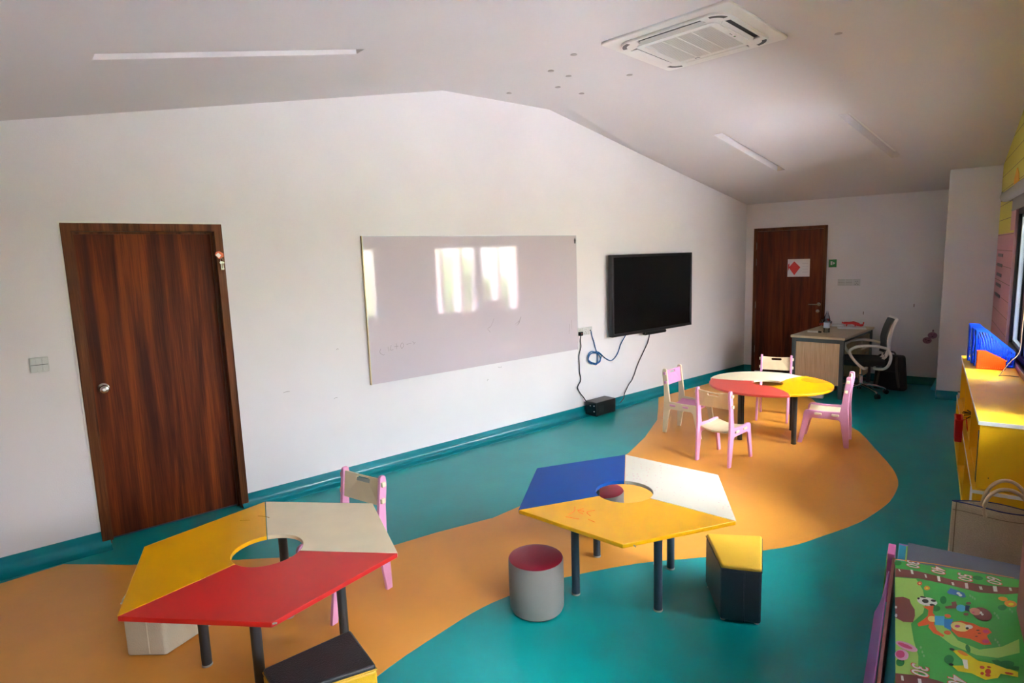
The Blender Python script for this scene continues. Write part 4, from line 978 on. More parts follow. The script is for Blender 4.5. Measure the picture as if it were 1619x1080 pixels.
# dried twigs poking out of the upper shelf
tg = thing('dried_twigs', 'small bunch of dried twigs sticking out of the upper shelf', 'twigs', (4.95, -.28, .64))
for k in range(7):
    bm = B(); a = k*.5; tube(bm, smooth_path([(0, -.08, -.03), (.02*math.sin(a), -.02, 0), (.06*math.sin(a*1.7), .03+.01*k % .03, .012*k-.03)], 4), .0035, 6); link('twig', bm, mat('twig_brown', (86, 70, 50), .9), tg, smooth=True)
bm = B(); lathe(bm, [(.028, -.188), (.032, -.02)], 16, (0, -.09)); link('pot', bm, M['black'], tg)

# perforated containers
def grid_panel(bm, w, h, topf, nx, nz, thick=.003, bar=.35, y=0, mi=0):
    """panel in xz at y with square holes; topf(x)=height at x"""
    cw = w/nx; ch = h/nz; bx = cw*bar/2; bz = ch*bar/2
    for i in range(nx+1):
        x = min(max(i*cw, bx), w-bx); box(bm, x-bx, x+bx, y, y+thick, 0, topf(x))
    for j in range(nz+1):
        z = j*ch; x1 = w
        xs = [x*w/60 for x in range(61) if topf(x*w/60) >= z-1e-6]
        if xs: box(bm, xs[0], xs[-1], y, y+thick, max(z-bz, 0), min(z+bz, h))
def magazine_file(lab, x, w, dep, h, hf, m, y0, group=None):
    # tall at the room side, low at the window side
    t = thing('magazine_file', lab, 'file holder', (x, y0, .82), 0, group)
    def prof(s): return h if s < dep*.28 else h-(h-hf)*((s-dep*.28)/(dep*.72))
    for xx, nm in ((0, 'near_side'), (w-.004, 'far_side')):
        bm = B(); outl_ = [(0, 0), (0, h), (-dep*.28, h), (-dep, hf), (-dep, 0)]
        frame_in = [(-.012, .012), (-.012, h-.012), (-dep*.28, h-.014), (-dep+.012, hf-.006), (-dep+.012, .012)]
        plate(bm, outl_, [frame_in], xx, xx+.004, axis='x')
        # curved bars
        for k in range(15):
            s0_ = -.02-dep*k/15.0
            pts_ = []
            for i in range(9):
                z = .01+(h-.02)*i/8; yy = s0_-.035*math.sin(PI*i/8)+.01
                if yy < -.01 and yy > -dep+.01 and z < prof(-yy)-.008: pts_.append((xx+.002, yy, z))
            if len(pts_) > 1: tube(bm, pts_, .0026, 5)
        box(bm, xx, xx+.004, -dep+.01, -.01, h*.30, h*.30+.01)
        link(nm, bm, m, t)
    bm = B(); box(bm, 0, w, -.004, 0, 0, h); link('back_wall', bm, m, t)
    bm = B(); box(bm, 0, w, -dep, -dep+.004, 0, hf); link('front_lip', bm, m, t)
    bm = B(); box(bm, 0, w, -dep, 0, 0, .004); link('base', bm, m, t)
    return t
g_ = 'blue file holders on the cabinet'
magazine_file('nearest of the blue slatted file holders on the cabinet', 5.90, .11, .250, .285, .12, M['basketblue'], -.320, g_)
magazine_file('middle one of the blue slatted file holders on the cabinet', 6.02, .11, .250, .290, .12, M['basketblue'], -.305, g_)
magazine_file('farthest of the blue slatted file holders on the cabinet', 6.15, .12, .250, .300, .12, M['basketblue'], -.288, g_)
ob = thing('perforated_tray', 'small orange perforated tray in front of the blue file holders', 'tray', (5.77, -.330, .82))
for xx in (0, .087):
    bm = B(); dep, h, hf = .175, .135, .070
    plate(bm, [(0, 0), (0, h), (-dep*.3, h), (-dep, hf), (-dep, 0)], [[(-.012-j*.0125, .012+i*.0135), (-.012-j*.0125, .018+i*.0135), (-.018-j*.0125, .018+i*.0135), (-.018-j*.0125, .012+i*.0135)] for j in range(12) for i in range(9) if .022+i*.0135 < (h if j*.0125 < .04 else h-(h-hf)*((.018+j*.0125-dep*.3)/(dep*.7)))-.006], xx, xx+.003, axis='x'); link('perforated_side', bm, M['basketorange'], ob)
bm = B(); box(bm, 0, .09, -.003, 0, 0, .135); box(bm, 0, .09, -.175, -.172, 0, .07); box(bm, 0, .09, -.175, 0, 0, .003); link('tray_body', bm, M['basketorange'], ob)
# red basket on the lower cabinet's ledge
rb = thing('small_basket', 'small red perforated basket hanging on the front of the shelf', 'basket', (5.30, -.249, .37))
def rbp(x, y, z):
    k = 1+0.18*z/.17; return (x*k, .0+(y)*k, z)
bm = B(); w_, d_, h_ = .075, .040, .160
def wallp(a, b, out):   # perforated slanted wall between two floor points
    a, b = Vector(a), Vector(b); n1 = 7
    for i in range(n1+1):
        p = a.lerp(b, i/n1); tube(bm, [(p.x, p.y, 0), (p.x*1.18, p.y*1.10, h_)], .0035, 5)
    for j in range(6):
        z = h_*j/5 if j < 5 else h_; k = 1+.18*z/h_; ky_ = 1+.10*z/h_
        tube(bm, [(a.x*k, a.y*ky_, z), (b.x*k, b.y*ky_, z)], .004 if j < 5 else .006, 5)
for a, b in (((-w_, .004), (w_, .004)), ((w_, .004), (w_, d_)), ((w_, d_), (-w_, d_)), ((-w_, d_), (-w_, .004))): wallp(a, b, 1)
link('perforated_wall', bm, M['basketred'], rb)
bm = B(); box(bm, -w_, w_, .004, d_, 0, .055); link('solid_lower_body', bm, M['basketred'], rb, bevel=.004)
bm = B(); tube(bm, [(-.04, .004, h_-.005), (-.04, -.02, h_+.0), (-.04, -.03, .07)], .003, 6); tube(bm, [(.04, .004, h_-.005), (.04, -.02, h_+.0), (.04, -.03, .07)], .003, 6); link('hanging_hook', bm, M['basketred'], rb)
# cord hanging at the window over the cabinet
bm = B(); tube(bm, smooth_path([(5.93, -.60, 1.32), (5.90, -.595, 1.1), (5.86, -.585, .95), (5.75, -.52, .88), (5.55, -.46, .826), (5.50, -.45, .8250), (5.52, -.48, .8250), (5.50, -.56, .8250)], 5), .003, 6)
tag(link('blind_cord', bm, M['rope'], smooth=True), 'thin brown cord trailing from the window onto the cabinet top', 'cord')
# roller blinds
for i, (a, b) in enumerate(WINS):
    rbld = thing('roller_blind', ['rolled-up grey roller blind above the window beside the column', 'rolled-up grey roller blind above the window next to the far one', 'unseen grey roller blind lowered to dim the window by the camera'][i], 'blind', (a-.15, YR, 2.195), 0, 'roller blinds')
    bw_ = b-a+.42
    bm = B(); tube(bm, [(0, .055, 0), (bw_, .055, 0)], .045, 20); link('fabric_roll', bm, M['blind'], rbld, smooth=True)
    bm = B(); dr_ = .125 if i < 2 else .62; box(bm, .03, bw_-.12, .012, .015, -dr_, 0); box(bm, .03, bw_-.12, .008, .019, -dr_-.01, -dr_+.005); link('hanging_fabric', bm, M['blind'], rbld)  # last blind is an unseen addition, hung lower to cut the light
    bm = B()
    for x in (-.006, bw_): box(bm, x, x+.006, 0, .09, -.04, .045)
    link('bracket', bm, M['blind'], rbld)

# ================================================================ jute bag
jb = thing('tote_bag', 'natural jute tote bag with round handles beside the yellow cabinet', 'bag', (3.80, -.36, 0), R2(3))
bm = B(); w0_, d0_, hb = .20, .06, .43
nx_, nz_ = 14, 10
def bagpt(u, v, s):   # u across (-1..1), v up 0..1, s front/back
    yy = u*w0_*(1.02-.02*v); bulge = d0_*(1-.45*v)*(1-.25*abs(u)**4)
    xx = s*bulge+.006*math.sin(5*u+3*v)*(1-v)
    return (xx, yy, v*hb+.010*math.sin(u*3+s)*v)
F = {}
for s in (-1, 1):
    for i in range(nx_+1):
        for j in range(nz_+1): F[(s, i, j)] = bm.verts.new(bagpt(-1+2*i/nx_, j/nz_, s))
    for i in range(nx_):
        for j in range(nz_): bm.faces.new([F[(s, i, j)], F[(s, i+1, j)], F[(s, i+1, j+1)], F[(s, i, j+1)]])
for i in (0, nx_):
    G = []
    for j in range(nz_+1):
        a, b = F[(-1, i, j)].co, F[(1, i, j)].co; m_ = (a+b)/2; m_.y += (-1 if i else 1)*.025*(j/nz_); G.append(bm.verts.new(m_))
    for j in range(nz_):
        for s in (-1, 1): bm.faces.new([F[(s, i, j)], G[j], G[j+1], F[(s, i, j+1)]])
for i in range(nx_): bm.faces.new([F[(-1, i, 0)], F[(-1, i+1, 0)], F[(1, i+1, 0)], F[(1, i, 0)]])
bg_ = link('bag_body', bm, M['jute'], jb, smooth=True)
sd = bg_.modifiers.new('solidify', 'SOLIDIFY'); sd.thickness = .003
for s in (-1, 1):
    bm = B(); tube(bm, [Vector(bagpt(-1+2*i/20, .90, s))+Vector((s*.001, 0, 0)) for i in range(21)], .0018, 5); tube(bm, [Vector(bagpt(-.93, v/10, s)) for v in range(11)], .0022, 5); tube(bm, [Vector(bagpt(.93, v/10, s)) for v in range(11)], .0022, 5); link('stitching', bm, M['rope'], bg_)
    bm = B(); tube(bm, [Vector(bagpt(-1+2*i/20, 1, s))+Vector((0, 0, .001)) for i in range(21)], .0035, 6); link('navy_binding', bm, M['navy'], bg_, smooth=True)
for s, hh, sh in ((-1, .10, .0), (1, .135, .02)):
    bm = B(); cyx = -.02
    arc = [(s*.036, .085+cyx, .385)]+[(s*(.030-.012*math.sin(a)), .092*math.cos(a)+cyx, .42+(hh+.02)*math.sin(a)) for a in [PI*i/16 for i in range(17)]]+[(s*.036, -.085+cyx, .385)]
    tube(bm, smooth_path(arc, 2), .0095, 10); link('handle', bm, M['jutehandle'], jb, smooth=True)

